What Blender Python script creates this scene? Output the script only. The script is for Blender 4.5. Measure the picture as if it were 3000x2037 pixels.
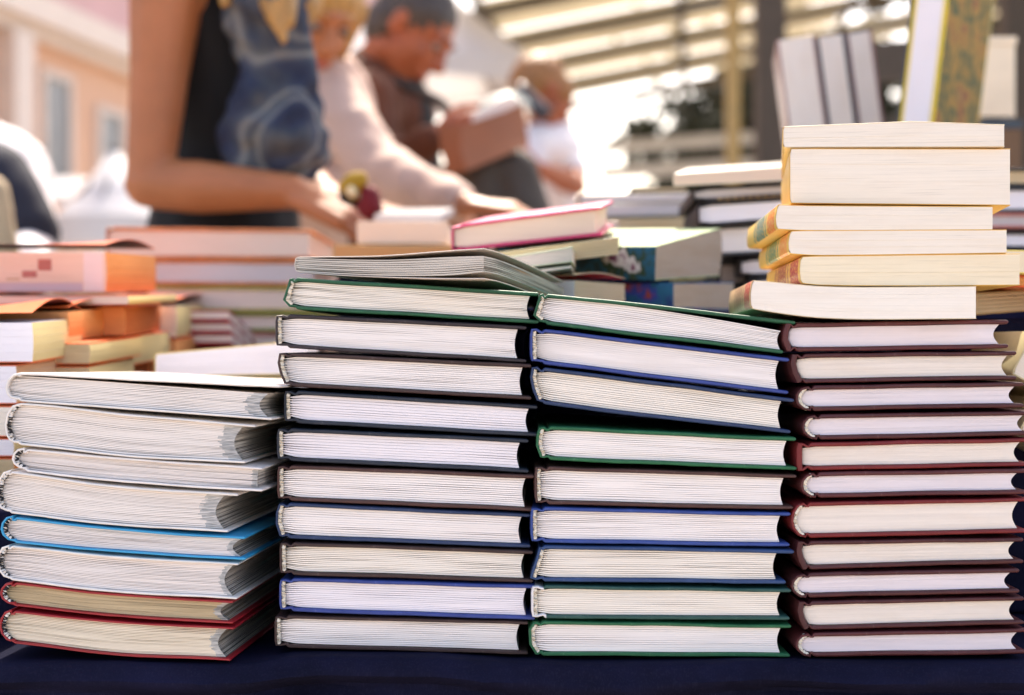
import bpy, math, random
from mathutils import Vector, Matrix, noise

random.seed(11)
sc = bpy.context.scene
for _o in list(bpy.data.objects):
    bpy.data.objects.remove(_o)
COL = sc.collection
R = math.radians

# ------------------------------------------------------------------ camera, sky, sun, exposure
CZ = 0.92                    # camera height above the ground
K = 0.00022                  # metres per photo pixel per metre of distance
cam_d = bpy.data.cameras.new("camera")
cam = bpy.data.objects.new("camera", cam_d)
COL.objects.link(cam)
cam.location = (0, 0, CZ)
cam.rotation_euler = (R(90), 0, 0)
cam_d.sensor_width = 36
cam_d.lens = 36 / (3000 * K)
cam_d.clip_start = 0.05
cam_d.clip_end = 2000
cam_d.dof.use_dof = True
cam_d.dof.focus_distance = 1.003
cam_d.dof.aperture_fstop = 4.6
sc.camera = cam

SUN_EL, SUN_AZ = 52, 3      # azimuth from +Y towards +X
world = bpy.data.worlds.new("World")
sc.world = world
world.use_nodes = True
wn = world.node_tree
bg = wn.nodes["Background"]
sky = wn.nodes.new("ShaderNodeTexSky")
sky.sky_type = 'NISHITA'
sky.sun_disc = False
sky.sun_elevation = R(SUN_EL)
sky.sun_rotation = R(SUN_AZ)
sky.air_density = 1.0
sky.dust_density = 4.0
sky.ozone_density = 0.6
tint = wn.nodes.new("ShaderNodeMix")
tint.data_type = 'RGBA'
tint.blend_type = 'MULTIPLY'
tint.inputs[0].default_value = 1.0
tint.inputs[7].default_value = (1.0, 0.92, 0.855, 1)
wn.links.new(sky.outputs[0], tint.inputs[6])
wn.links.new(tint.outputs[2], bg.inputs[0])
bg.inputs[1].default_value = 0.15

sun_d = bpy.data.lights.new("sun", 'SUN')
sun_d.energy = 2.2
sun_d.angle = R(0.5)
sun_d.color = (1.0, 0.93, 0.80)
sun = bpy.data.objects.new("sun", sun_d)
COL.objects.link(sun)
_sv = Vector((math.sin(R(SUN_AZ)) * math.cos(R(SUN_EL)), math.cos(R(SUN_AZ)) * math.cos(R(SUN_EL)), math.sin(R(SUN_EL))))
sun.rotation_euler = _sv.to_track_quat('Z', 'Y').to_euler()
sun.location = (3, 6, 9)

sc.view_settings.view_transform = 'Standard'
sc.view_settings.look = 'None'
sc.view_settings.exposure = 1.85
sc.view_settings.gamma = 1.0
try:
    sc.cycles.use_denoising = True
    sc.cycles.max_bounces = 10
    sc.cycles.diffuse_bounces = 6
    sc.cycles.caustics_reflective = False
    sc.cycles.caustics_refractive = False
except Exception:
    pass


# ------------------------------------------------------------------ helpers
def P(px, py, Y):
    """photo pixel at distance Y -> world point"""
    return Vector(((px - 1500) * K * Y, Y, CZ - (py - 1018.5) * K * Y))


def lin(c):
    out = []
    for v in c[:3]:
        v = v / 255.0
        out.append(v / 12.92 if v <= 0.04045 else ((v + 0.055) / 1.055) ** 2.4)
    return (*out, 1.0)


def mul(c, f):
    return (c[0] * f, c[1] * f, c[2] * f, 1.0)


def tag(o, label=None, cat=None, group=None, kind=None):
    if label: o["label"] = label
    if cat: o["category"] = cat
    if group: o["group"] = group
    if kind: o["kind"] = kind
    return o


def empty(name, loc, rot=(0, 0, 0)):
    o = bpy.data.objects.new(name, None)
    COL.objects.link(o)
    o.location = loc
    o.rotation_euler = rot
    o.empty_display_size = 0.02
    return o


class MB:
    """collects vertices and faces of ONE mesh"""
    def __init__(s):
        s.v, s.f, s.uv, s.mi, s.d, s.r = [], [], [], [], [], []

    def vert(s, co, uv=(0, 0), d=1.0, r=0.5):
        s.v.append(tuple(co)); s.uv.append(uv); s.d.append(d); s.r.append(r)
        return len(s.v) - 1

    def face(s, idx, m=0):
        s.f.append(tuple(idx)); s.mi.append(m)

    def box(s, x0, x1, y0, y1, z0, z1, m=0):
        b = [s.vert((x, y, z), (x + y, z)) for z in (z0, z1) for x, y in ((x0, y0), (x1, y0), (x1, y1), (x0, y1))]
        for q in ((0, 3, 2, 1), (4, 5, 6, 7), (0, 1, 5, 4), (1, 2, 6, 5), (2, 3, 7, 6), (3, 0, 4, 7)):
            s.face([b[i] for i in q], m)

    def beam(s, a, b, w, h, m=0):
        a, b = Vector(a), Vector(b)
        t = (b - a).normalized()
        u = t.cross(Vector((0, 0, 1)))
        if u.length < 1e-3: u = Vector((1, 0, 0))
        u.normalize(); n = u.cross(t).normalized()
        ring = []
        for p in (a, b):
            ring.append([s.vert(p + u * su * w / 2 + n * sn * h / 2, (p.length, su)) for su, sn in ((-1, -1), (1, -1), (1, 1), (-1, 1))])
        for i in range(4):
            j = (i + 1) % 4
            s.face([ring[0][i], ring[0][j], ring[1][j], ring[1][i]], m)
        s.face(ring[0][::-1], m); s.face(ring[1], m)

    def tube(s, pts, rads, seg=12, m=0, mfun=None):
        prev = None
        first = None
        n = len(pts)
        for i, p in enumerate(pts):
            p = Vector(p)
            t = (Vector(pts[min(i + 1, n - 1)]) - Vector(pts[max(i - 1, 0)])).normalized()
            ref = Vector((0, 0, 1)) if abs(t.z) < 0.9 else Vector((0, 1, 0))
            u = t.cross(ref).normalized(); w = u.cross(t)
            ring = [s.vert(p + (u * math.cos(a) + w * math.sin(a)) * rads[i], (i, a)) for a in [2 * math.pi * k / seg for k in range(seg)]]
            if prev:
                mm = mfun(i) if mfun else m
                for k in range(seg):
                    k2 = (k + 1) % seg
                    s.face([prev[k], prev[k2], ring[k2], ring[k]], mm)
            else:
                first = ring
            prev = ring
        s.face(first[::-1], m); s.face(prev, m)

    def build(s, name, mats, parent=None, smooth=True, deform=None):
        me = bpy.data.meshes.new(name)
        vv = [deform(*c) for c in s.v] if deform else s.v
        me.from_pydata(vv, [], s.f)
        uvl = me.uv_layers.new(name="UVMap")
        for lp in me.loops:
            uvl.data[lp.index].uv = s.uv[lp.vertex_index]
        for nm, arr in (("dist", s.d), ("rnd", s.r)):
            at = me.attributes.new(nm, 'FLOAT', 'POINT')
            at.data.foreach_set("value", arr)
        if not isinstance(mats, (list, tuple)): mats = [mats]
        for m in mats: me.materials.append(m)
        me.polygons.foreach_set("material_index", s.mi)
        me.validate()
        o = bpy.data.objects.new(name, me)
        COL.objects.link(o)
        if smooth:
            me.shade_smooth()
            try:
                me.set_sharp_from_angle(angle=R(38))
            except Exception:
                pass
        if parent: o.parent = parent
        return o


# ------------------------------------------------------------------ materials
class NT:
    def __init__(s, name):
        s.m = bpy.data.materials.new(name)
        s.m.use_nodes = True
        s.t = s.m.node_tree
        s.b = s.t.nodes["Principled BSDF"]
        s.out = s.t.nodes["Material Output"]

    def n(s, typ, **kw):
        nd = s.t.nodes.new(typ)
        for k, v in kw.items(): setattr(nd, k, v)
        return nd

    def l(s, a, b): s.t.links.new(a, b)

    def math(s, op, a, b=None, c=None, clamp=False):
        nd = s.n("ShaderNodeMath", operation=op)
        nd.use_clamp = clamp
        for i, v in enumerate((a, b, c)):
            if v is None: continue
            if isinstance(v, (int, float)): nd.inputs[i].default_value = v
            else: s.l(v, nd.inputs[i])
        return nd.outputs[0]

    def mix(s, f, a, b, mode='MIX'):
        nd = s.n("ShaderNodeMix", data_type='RGBA', blend_type=mode)
        for i, v in ((0, f), (6, a), (7, b)):
            if isinstance(v, (int, float)): nd.inputs[i].default_value = v
            elif isinstance(v, tuple): nd.inputs[i].default_value = v
            else: s.l(v, nd.inputs[i])
        return nd.outputs[2]

    def noise(s, vec, scale, detail=2, rough=0.5):
        nd = s.n("ShaderNodeTexNoise")
        nd.inputs["Scale"].default_value = scale
        nd.inputs["Detail"].default_value = detail
        nd.inputs["Roughness"].default_value = rough
        if vec is not None: s.l(vec, nd.inputs["Vector"])
        return nd.outputs[0]

    def ramp(s, f, stops, interp='LINEAR'):
        nd = s.n("ShaderNodeValToRGB")
        nd.color_ramp.interpolation = interp
        el = nd.color_ramp.elements
        while len(el) < len(stops): el.new(0.5)
        for e, (p, c) in zip(el, stops):
            e.position = p
            e.color = c if isinstance(c, tuple) else (c, c, c, 1)
        s.l(f, nd.inputs[0])
        return nd.outputs[0]

    def rng(s, f, a, b, c=0.0, d=1.0):
        nd = s.n("ShaderNodeMapRange")
        for i, v in enumerate((a, b, c, d)): nd.inputs[i + 1].default_value = v
        s.l(f, nd.inputs[0])
        return nd.outputs[0]

    def map(s, vec, sc_):
        nd = s.n("ShaderNodeMapping")
        nd.inputs["Scale"].default_value = sc_
        s.l(vec, nd.inputs["Vector"])
        return nd.outputs[0]

    def bump(s, h, strength=0.3, dist=0.001):
        nd = s.n("ShaderNodeBump")
        nd.inputs["Strength"].default_value = strength
        nd.inputs["Distance"].default_value = dist
        s.l(h, nd.inputs["Height"])
        s.l(nd.outputs[0], s.b.inputs["Normal"])

    def set(s, **kw):
        for k, v in kw.items():
            s.b.inputs[k.replace("_", " ")].default_value = v


_cache = {}


def paper(name, col, line=0.35, stain=0.12, printed=None, patches=()):
    """cut page edges: fine streaks that run along the sheets"""
    key = ("paper", name)
    if key in _cache: return _cache[key]
    t = NT(name)
    uv = t.n("ShaderNodeUVMap", uv_map="UVMap").outputs[0]
    oi = t.n("ShaderNodeObjectInfo").outputs["Random"]
    comb = t.n("ShaderNodeCombineXYZ")
    t.l(t.math('MULTIPLY', oi, 9.0), comb.inputs[2])
    add = t.n("ShaderNodeVectorMath", operation='ADD')
    t.l(uv, add.inputs[0]); t.l(comb.outputs[0], add.inputs[1])
    v = add.outputs[0]
    fine = t.noise(t.map(v, (10, 1200, 1)), 1.0, 1, 0.5)
    mid = t.noise(t.map(v, (14, 1500, 1)), 1.0, 3, 0.65)
    low = t.noise(t.map(v, (18, 90, 1)), 1.0, 3, 0.6)
    c = lin(col)
    base = t.mix(t.rng(fine, 0.3, 0.7), mul(c, 1 - 0.03), mul(c, 1.01))
    base = t.mix(t.math('MULTIPLY', t.rng(mid, 0.6, 0.76), line), base, mul(c, 0.45))
    st = (c[0] * 0.80, c[1] * 0.70, c[2] * 0.58, 1)
    base = t.mix(t.math('MULTIPLY', t.rng(low, 0.45, 0.8), stain * 3), base, st)
    if patches:
        sp_ = t.n("ShaderNodeSeparateXYZ"); t.l(uv, sp_.inputs[0])
        for u0, u1, v0, v1, pc in patches:
            m_ = t.math('MULTIPLY', t.math('MULTIPLY', t.math('GREATER_THAN', sp_.outputs[0], u0), t.math('LESS_THAN', sp_.outputs[0], u1)),
                        t.math('MULTIPLY', t.math('GREATER_THAN', sp_.outputs[1], v0), t.math('LESS_THAN', sp_.outputs[1], v1)))
            base = t.mix(m_, base, lin(pc))
    if printed:
        at = t.n("ShaderNodeAttribute", attribute_name="dist").outputs["Fac"]
        rn = t.n("ShaderNodeAttribute", attribute_name="rnd").outputs["Fac"]
        lim = t.math('MULTIPLY_ADD', rn, printed * 0.3, printed * 0.6)
        msk = t.math('LESS_THAN', at, lim)
        n2 = t.noise(t.map(v, (120, 900, 1)), 1.0, 2)
        gr = t.mix(t.rng(n2, 0.35, 0.65), lin((132, 138, 142)), lin((205, 204, 202)))
        base = t.mix(t.math('MULTIPLY', msk, 0.8), base, gr)
    t.l(base, t.b.inputs["Base Color"])
    t.set(Roughness=0.85)
    t.b.inputs["Specular IOR Level"].default_value = 0.15
    t.bump(mid, 0.12, 0.0003)
    _cache[key] = t.m
    return t.m


def fore_print(name, col, dark=(88, 84, 78)):
    """fore edge of an illustrated book: bled ink in streaks"""
    key = ("fore", name)
    if key in _cache: return _cache[key]
    t = NT(name)
    uv = t.n("ShaderNodeUVMap", uv_map="UVMap").outputs[0]
    a = t.noise(t.map(uv, (8, 1100, 1)), 1.0, 3, 0.6)
    b = t.noise(t.map(uv, (5, 260, 1)), 1.0, 2, 0.6)
    base = t.mix(t.rng(a, 0.4, 0.62), lin(dark), lin(col))
    base = t.mix(t.rng(b, 0.62, 0.7), base, lin((120, 150, 145)))
    base = t.mix(t.rng(b, 0.36, 0.30), base, lin((176, 128, 78)))
    t.l(base, t.b.inputs["Base Color"])
    t.set(Roughness=0.8)
    _cache[key] = t.m
    return t.m


def cloth_cover(name, col, wear=0.5, rough=0.5):
    key = ("cc", name)
    if key in _cache: return _cache[key]
    t = NT(name)
    tc = t.n("ShaderNodeTexCoord").outputs["Object"]
    c = lin(col)
    a = t.noise(tc, 55, 3, 0.6)
    f = t.noise(t.map(tc, (260, 900, 900)), 1.0, 2, 0.6)
    g = t.noise(t.map(tc, (70, 300, 1400)), 1.0, 3, 0.7)
    base = t.mix(t.rng(a, 0.3, 0.7), mul(c, 0.85), mul(c, 1.22))
    lt = (min(1, c[0] * 2.2 + 0.05), min(1, c[1] * 2.2 + 0.05), min(1, c[2] * 2.2 + 0.05), 1)
    base = t.mix(t.math('MULTIPLY', t.rng(g, 0.56, 0.76), wear), base, lt)
    base = t.mix(t.math('MULTIPLY', t.rng(f, 0.66, 0.74), wear * 0.8), base, lt)
    # rubbed front rim of the boards
    uv = t.n("ShaderNodeUVMap", uv_map="UVMap").outputs[0]
    su = t.n("ShaderNodeSeparateXYZ"); t.l(uv, su.inputs[0])
    rim = t.math('LESS_THAN', su.outputs[1], 0.0011)
    rn = t.noise(t.map(uv, (110, 500, 1)), 1.0, 4, 0.8)
    base = t.mix(t.math('MULTIPLY', t.math('MULTIPLY', rim, t.rng(rn, 0.58, 0.8)), 0.6), base, (min(1, c[0] * 2 + .2), min(1, c[1] * 2 + .19), min(1, c[2] * 2 + .17), 1))
    t.l(base, t.b.inputs["Base Color"])
    t.set(Roughness=rough)
    t.b.inputs["Specular IOR Level"].default_value = 0.35
    w = t.noise(tc, 1500, 2, 0.6)
    t.bump(w, 0.35, 0.0005)
    _cache[key] = t.m
    return t.m


def laminate(name, col, marks=None, rough=0.3, spots=0.0):
    """glossy printed board or paper cover; marks = [(u0,u1,colour)] printed along the cover"""
    key = ("lam", name)
    if key in _cache: return _cache[key]
    t = NT(name)
    tc = t.n("ShaderNodeTexCoord").outputs["Object"]
    uv = t.n("ShaderNodeUVMap", uv_map="UVMap").outputs[0]
    sx = t.n("ShaderNodeSeparateXYZ"); t.l(uv, sx.inputs[0])
    c = lin(col)
    a = t.noise(tc, 40, 3, 0.6)
    base = t.mix(t.rng(a, 0.3, 0.7), mul(c, 0.9), mul(c, 1.03))
    if marks:
        for axis, u0, u1, mc in marks:
            s = sx.outputs[axis]
            m = t.math('MULTIPLY', t.math('GREATER_THAN', s, u0), t.math('LESS_THAN', s, u1))
            nz = t.noise(t.map(uv, (420, 420, 1)), 1.0, 2)
            m = t.math('MULTIPLY', m, t.rng(nz, 0.38, 0.46))
            base = t.mix(m, base, lin(mc))
    if spots:
        nz = t.noise(tc, 300, 3, 0.7)
        base = t.mix(t.math('MULTIPLY', t.rng(nz, 0.6, 0.7), spots), base, mul(c, 0.4))
    t.l(base, t.b.inputs["Base Color"])
    t.set(Roughness=rough)
    _cache[key] = t.m
    return t.m


def photo_cover(name, cols, scale=40, rough=0.75):
    """cover printed with a loose painted picture"""
    key = ("pc", name)
    if key in _cache: return _cache[key]
    t = NT(name)
    tc = t.n("ShaderNodeTexCoord").outputs["Object"]
    a = t.noise(tc, scale, 3, 0.6)
    k = len(cols)
    st = [(0.30 + 0.40 * i / max(1, k - 1), lin(c)) for i, c in enumerate(cols)]
    base = t.ramp(a, st, 'EASE')
    t.l(base, t.b.inputs["Base Color"])
    t.set(Roughness=rough)
    _cache[key] = t.m
    return t.m


def plain(name, col, rough=0.6, bump=0.0, bscale=200, var=0.12, vscale=12, sheen=0.0, trans=0.0, stretch=None, metallic=0.0):
    key = ("pl", name)
    if key in _cache: return _cache[key]
    t = NT(name)
    tc = t.n("ShaderNodeTexCoord").outputs["Object"]
    if stretch: tc = t.map(tc, stretch)
    c = lin(col)
    a = t.noise(tc, vscale, 4, 0.6)
    base = t.mix(t.rng(a, 0.3, 0.7), mul(c, 1 - var), mul(c, 1 + var))
    t.l(base, t.b.inputs["Base Color"])
    t.set(Roughness=rough, Metallic=metallic)
    if sheen: t.b.inputs["Sheen Weight"].default_value = sheen
    if bump: t.bump(t.noise(tc, bscale, 3, 0.6), bump, 0.002)
    if trans:
        tr = t.n("ShaderNodeBsdfTranslucent")
        t.l(base, tr.inputs[0])
        mx = t.n("ShaderNodeMixShader"); mx.inputs[0].default_value = trans
        t.l(t.b.outputs[0], mx.inputs[1]); t.l(tr.outputs[0], mx.inputs[2])
        t.l(mx.outputs[0], t.out.inputs[0])
    _cache[key] = t.m
    return t.m


# ------------------------------------------------------------------ book builders
def pl(pts):
    """pixel polyline [(u, y)...] -> function of u (smooth between points)"""
    if isinstance(pts, (int, float)): pts = [(0, pts), (1, pts)]
    if len(pts) == 2 and not isinstance(pts[0], (tuple, list)): pts = [(0, pts[0]), (1, pts[1])]
    pts = sorted(pts)
    n = len(pts)
    if n == 2:
        (a, ya), (b, yb) = pts
        return lambda u: ya + (yb - ya) * (u - a) / (b - a)
    ms = []
    for i in range(n):
        i0, i1 = max(0, i - 1), min(n - 1, i + 1)
        ms.append((pts[i1][1] - pts[i0][1]) / (pts[i1][0] - pts[i0][0]))

    def f(u):
        if u <= pts[0][0]: return pts[0][1] + ms[0] * (u - pts[0][0])
        if u >= pts[-1][0]: return pts[-1][1] + ms[-1] * (u - pts[-1][0])
        for i in range(n - 1):
            if u <= pts[i + 1][0]:
                h = pts[i + 1][0] - pts[i][0]
                s = (u - pts[i][0]) / h
                return ((2 * s**3 - 3 * s**2 + 1) * pts[i][1] + (s**3 - 2 * s**2 + s) * h * ms[i]
                        + (-2 * s**3 + 3 * s**2) * pts[i + 1][1] + (s**3 - s**2) * h * ms[i + 1])
    return f


def ribbon(mb, pts, hs, y0, y1, bev=0.0012, ysegs=4, mfun=None, jit=0.0):
    """a bent board: centre line pts (x, z), half thickness hs, run from y0 back to y1"""
    n = len(pts)
    nor = []
    for i in range(n):
        a = Vector(pts[max(0, i - 1)]); b = Vector(pts[min(n - 1, i + 1)])
        t = b - a
        if t.length < 1e-9: t = Vector((-1, 0))
        t.normalize()
        nor.append(Vector((-t.y, t.x)))
    arc = [0]
    for i in range(1, n): arc.append(arc[-1] + (Vector(pts[i]) - Vector(pts[i - 1])).length)
    ys = [(y0, 0.45), (y0 + bev * 0.35, 0.85), (y0 + bev, 1.0)] + [(y0 + bev + (y1 - y0 - bev) * k / ysegs, 1.0) for k in range(1, ysegs + 1)]
    rings = []
    sd = random.random() * 50
    for y, f in ys:
        ring = []
        for sgn, order in ((1, range(n)), (-1, range(n - 1, -1, -1))):
            for i in order:
                h = hs[i] * f * sgn
                jx = jit * noise.noise(Vector((arc[i] * 160 + sd, y * 30, sgn))) if jit else 0
                p = (pts[i][0] + nor[i].x * h, y + (jit * 0.8 * noise.noise(Vector((arc[i] * 90 + sd, 3, 1))) if (jit and y < y0 + bev * 1.5) else 0), pts[i][1] + nor[i].y * h + jx)
                ring.append(mb.vert(p, (arc[i], y - y0)))
        rings.append(ring)
    m2 = 2 * n
    for a, b in zip(rings, rings[1:]):
        for i in range(m2):
            j = (i + 1) % m2
            seg = i if i < n - 1 else (m2 - 2 - i if i >= n and i < m2 - 1 else (n - 2 if i == n - 1 else 0))
            mb.face([a[i], b[i], b[j], a[j]], mfun(seg) if mfun else 0)
    for ring, rev in ((rings[0], False), (rings[-1], True)):
        for i in range(n - 1):
            q = [ring[i], ring[i + 1], ring[m2 - 2 - i], ring[m2 - 1 - i]]
            mb.face(q[::-1] if rev else q, mfun(i) if mfun else 0)


def pages(mb, Tin, Bin, xs, xf, n, y0, y1, gap=0.0002, fan=0.5, tau=0.004, core=0.006, ysegs=3, fore_slot=0, zoff=0.0, yj=0.0003):
    """the sewn sections of a book, each a folded bundle of sheets; xs(v), xf(v) = spine side and fore edge"""
    ds = [0, 0.0003, 0.0008, 0.0016, 0.003, 0.005, 0.008, 0.012, 0.018]
    w = [random.uniform(0.8, 1.2) for _ in range(n)]
    tot = sum(w)
    vb = [0]
    for k in w: vb.append(vb[-1] + k / tot)
    sd = random.random() * 100

    def section(v0, v1, ya, yb, gp, fn, tu, rr):
        Wm = xf(0.5) - xs(0.5)
        ts = [d / Wm for d in ds if d < Wm * 0.5]
        last = ts[-1]
        m = 12
        ts += [last + (1 - last) * k / m for k in range(1, m + 1)]
        yy = [ya] + [ya + 0.0006] + [ya + (yb - ya) * k / ysegs for k in range(1, ysegs + 1)]
        rings = []
        for iy, y in enumerate(yy):
            top, bot = [], []
            for t in ts:
                d = t * Wm
                vc = (v0 + v1) / 2
                xc = xs(vc) + t * (xf(vc) - xs(vc))
                H = max(1e-4, Tin(xc) - Bin(xc))
                hv = (v1 - v0) / 2
                f = 1 - fn * math.exp(-d / tu) - (0.3 * math.exp(-d / 0.0004) if fn > 0 else 0)
                nz = 0.5 + 0.9 * noise.noise(Vector((xc * 22 + sd, v0 * 37 + sd, 0)))
                g = gp / H / 2 * max(0.08, nz * 2)
                for lst, sg in ((top, 1), (bot, -1)):
                    v = vc + sg * (hv * f - g)
                    x = xs(v) + t * (xf(v) - xs(v))
                    if iy == 0: pass
                    z = Bin(x) + v * (Tin(x) - Bin(x))
                    lst.append(mb.vert((x, y + zoff, z), (x + y, z), xf(v) - x + (y - ya), rr))
            rings.append((top, bot))
        N = len(ts)
        for (t0, b0), (t1, b1) in zip(rings, rings[1:]):
            for i in range(N - 1):
                mb.face([t0[i], t0[i + 1], t1[i + 1], t1[i]])
                mb.face([b0[i], b1[i], b1[i + 1], b0[i + 1]])
            mb.face([t0[0], t1[0], b1[0], b0[0]])
            mb.face([b0[-1], b1[-1], t1[-1], t0[-1]], fore_slot)
        t0, b0 = rings[0]
        for i in range(N - 1): mb.face([b0[i], b0[i + 1], t0[i + 1], t0[i]])
        t0, b0 = rings[-1]
        for i in range(N - 1): mb.face([t0[i], t0[i + 1], b0[i + 1], b0[i]])

    for k in range(n):
        section(vb[k], vb[k + 1], y0 + random.uniform(0, yj), y1, gap * random.uniform(0.5, 1.5), fan, tau * random.uniform(0.6, 1.5), random.random())


PAPER = dict(
    lilac=lambda: paper("paper_cool_white", (242, 236, 241), 0.08, 0.04),
    white=lambda: paper("paper_white", (246, 239, 236), 0.15, 0.08),
    warm=lambda: paper("paper_warm_white", (243, 235, 224), 0.12, 0.08),
    cream=lambda: paper("paper_cream", (240, 230, 216), 0.7, 0.08),
    yellow=lambda: paper("paper_yellowed", (240, 227, 200), 0.6, 0.08),
    tan=lambda: paper("paper_tan", (206, 184, 148), 0.45, 0.2),
    smooth=lambda: paper("paper_smooth", (238, 229, 234), 0.15, 0.05),
    smoothc=lambda: paper("paper_smooth_cream", (240, 230, 220), 0.2, 0.09),
    ill=lambda: paper("paper_illustrated", (236, 228, 222), 0.2, 0.05, printed=0.013),
    illb=lambda: paper("paper_illustrated_little", (234, 226, 222), 0.2, 0.05, printed=0.005),
    illt=lambda: paper("paper_illustrated_tan", (204, 184, 148), 0.3, 0.15, printed=0.006),
    illc=lambda: paper("paper_illustrated_cream", (236, 224, 202), 0.25, 0.08, printed=0.007),
    mag=lambda: paper("paper_magazine", (206, 198, 188), 0.5, 0.1),
    pink=lambda: paper("paper_rosy", (228, 206, 190), 0.2, 0.06),
    orange=lambda: paper("paper_orange_dyed", (224, 160, 104), 0.3, 0.15),
    grey=lambda: paper("paper_grey", (205, 196, 196), 0.3, 0.1),
)

SP = dict(
    flat=[(0.0006, 1), (0, 0.82), (0, 0.18), (0.0006, 0)],
    trap=[(0.0042, 1), (0.0022, 0.62), (0.0, 0.22), (0.0038, 0)],
    trap2=[(0.0028, 1), (0.0, 0.78), (0.0003, 0.3), (0.004, 0)],
    slant=[(0.0058, 1), (0.0036, 0.6), (0.0012, 0.25), (0.0, 0.04)],
    slantr=[(0.001, 1), (0.0, 0.7), (0.0014, 0.35), (0.0042, 0)],
    bow=[(0.002, 1), (0.0004, 0.75), (0, 0.4), (0.0026, 0)],
    round=[(0.0075, 1), (0.0034, 0.93), (0.0008, 0.72), (0, 0.48), (0.0012, 0.26), (0.0044, 0.07), (0.0088, 0)],
    big=[(0.0095, 1), (0.0048, 0.93), (0.0015, 0.74), (0, 0.45), (0.0008, 0.2), (0.003, 0.05), (0.006, 0)],
)


def interp_spine(path, v):
    p = sorted(path, key=lambda q: q[1])
    if v <= p[0][1]: return p[0][0]
    for (x0, v0), (x1, v1) in zip(p, p[1:]):
        if v <= v1:
            s = (v - v0) / (v1 - v0)
            return x0 + (x1 - x0) * s
    return p[-1][0]


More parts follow.
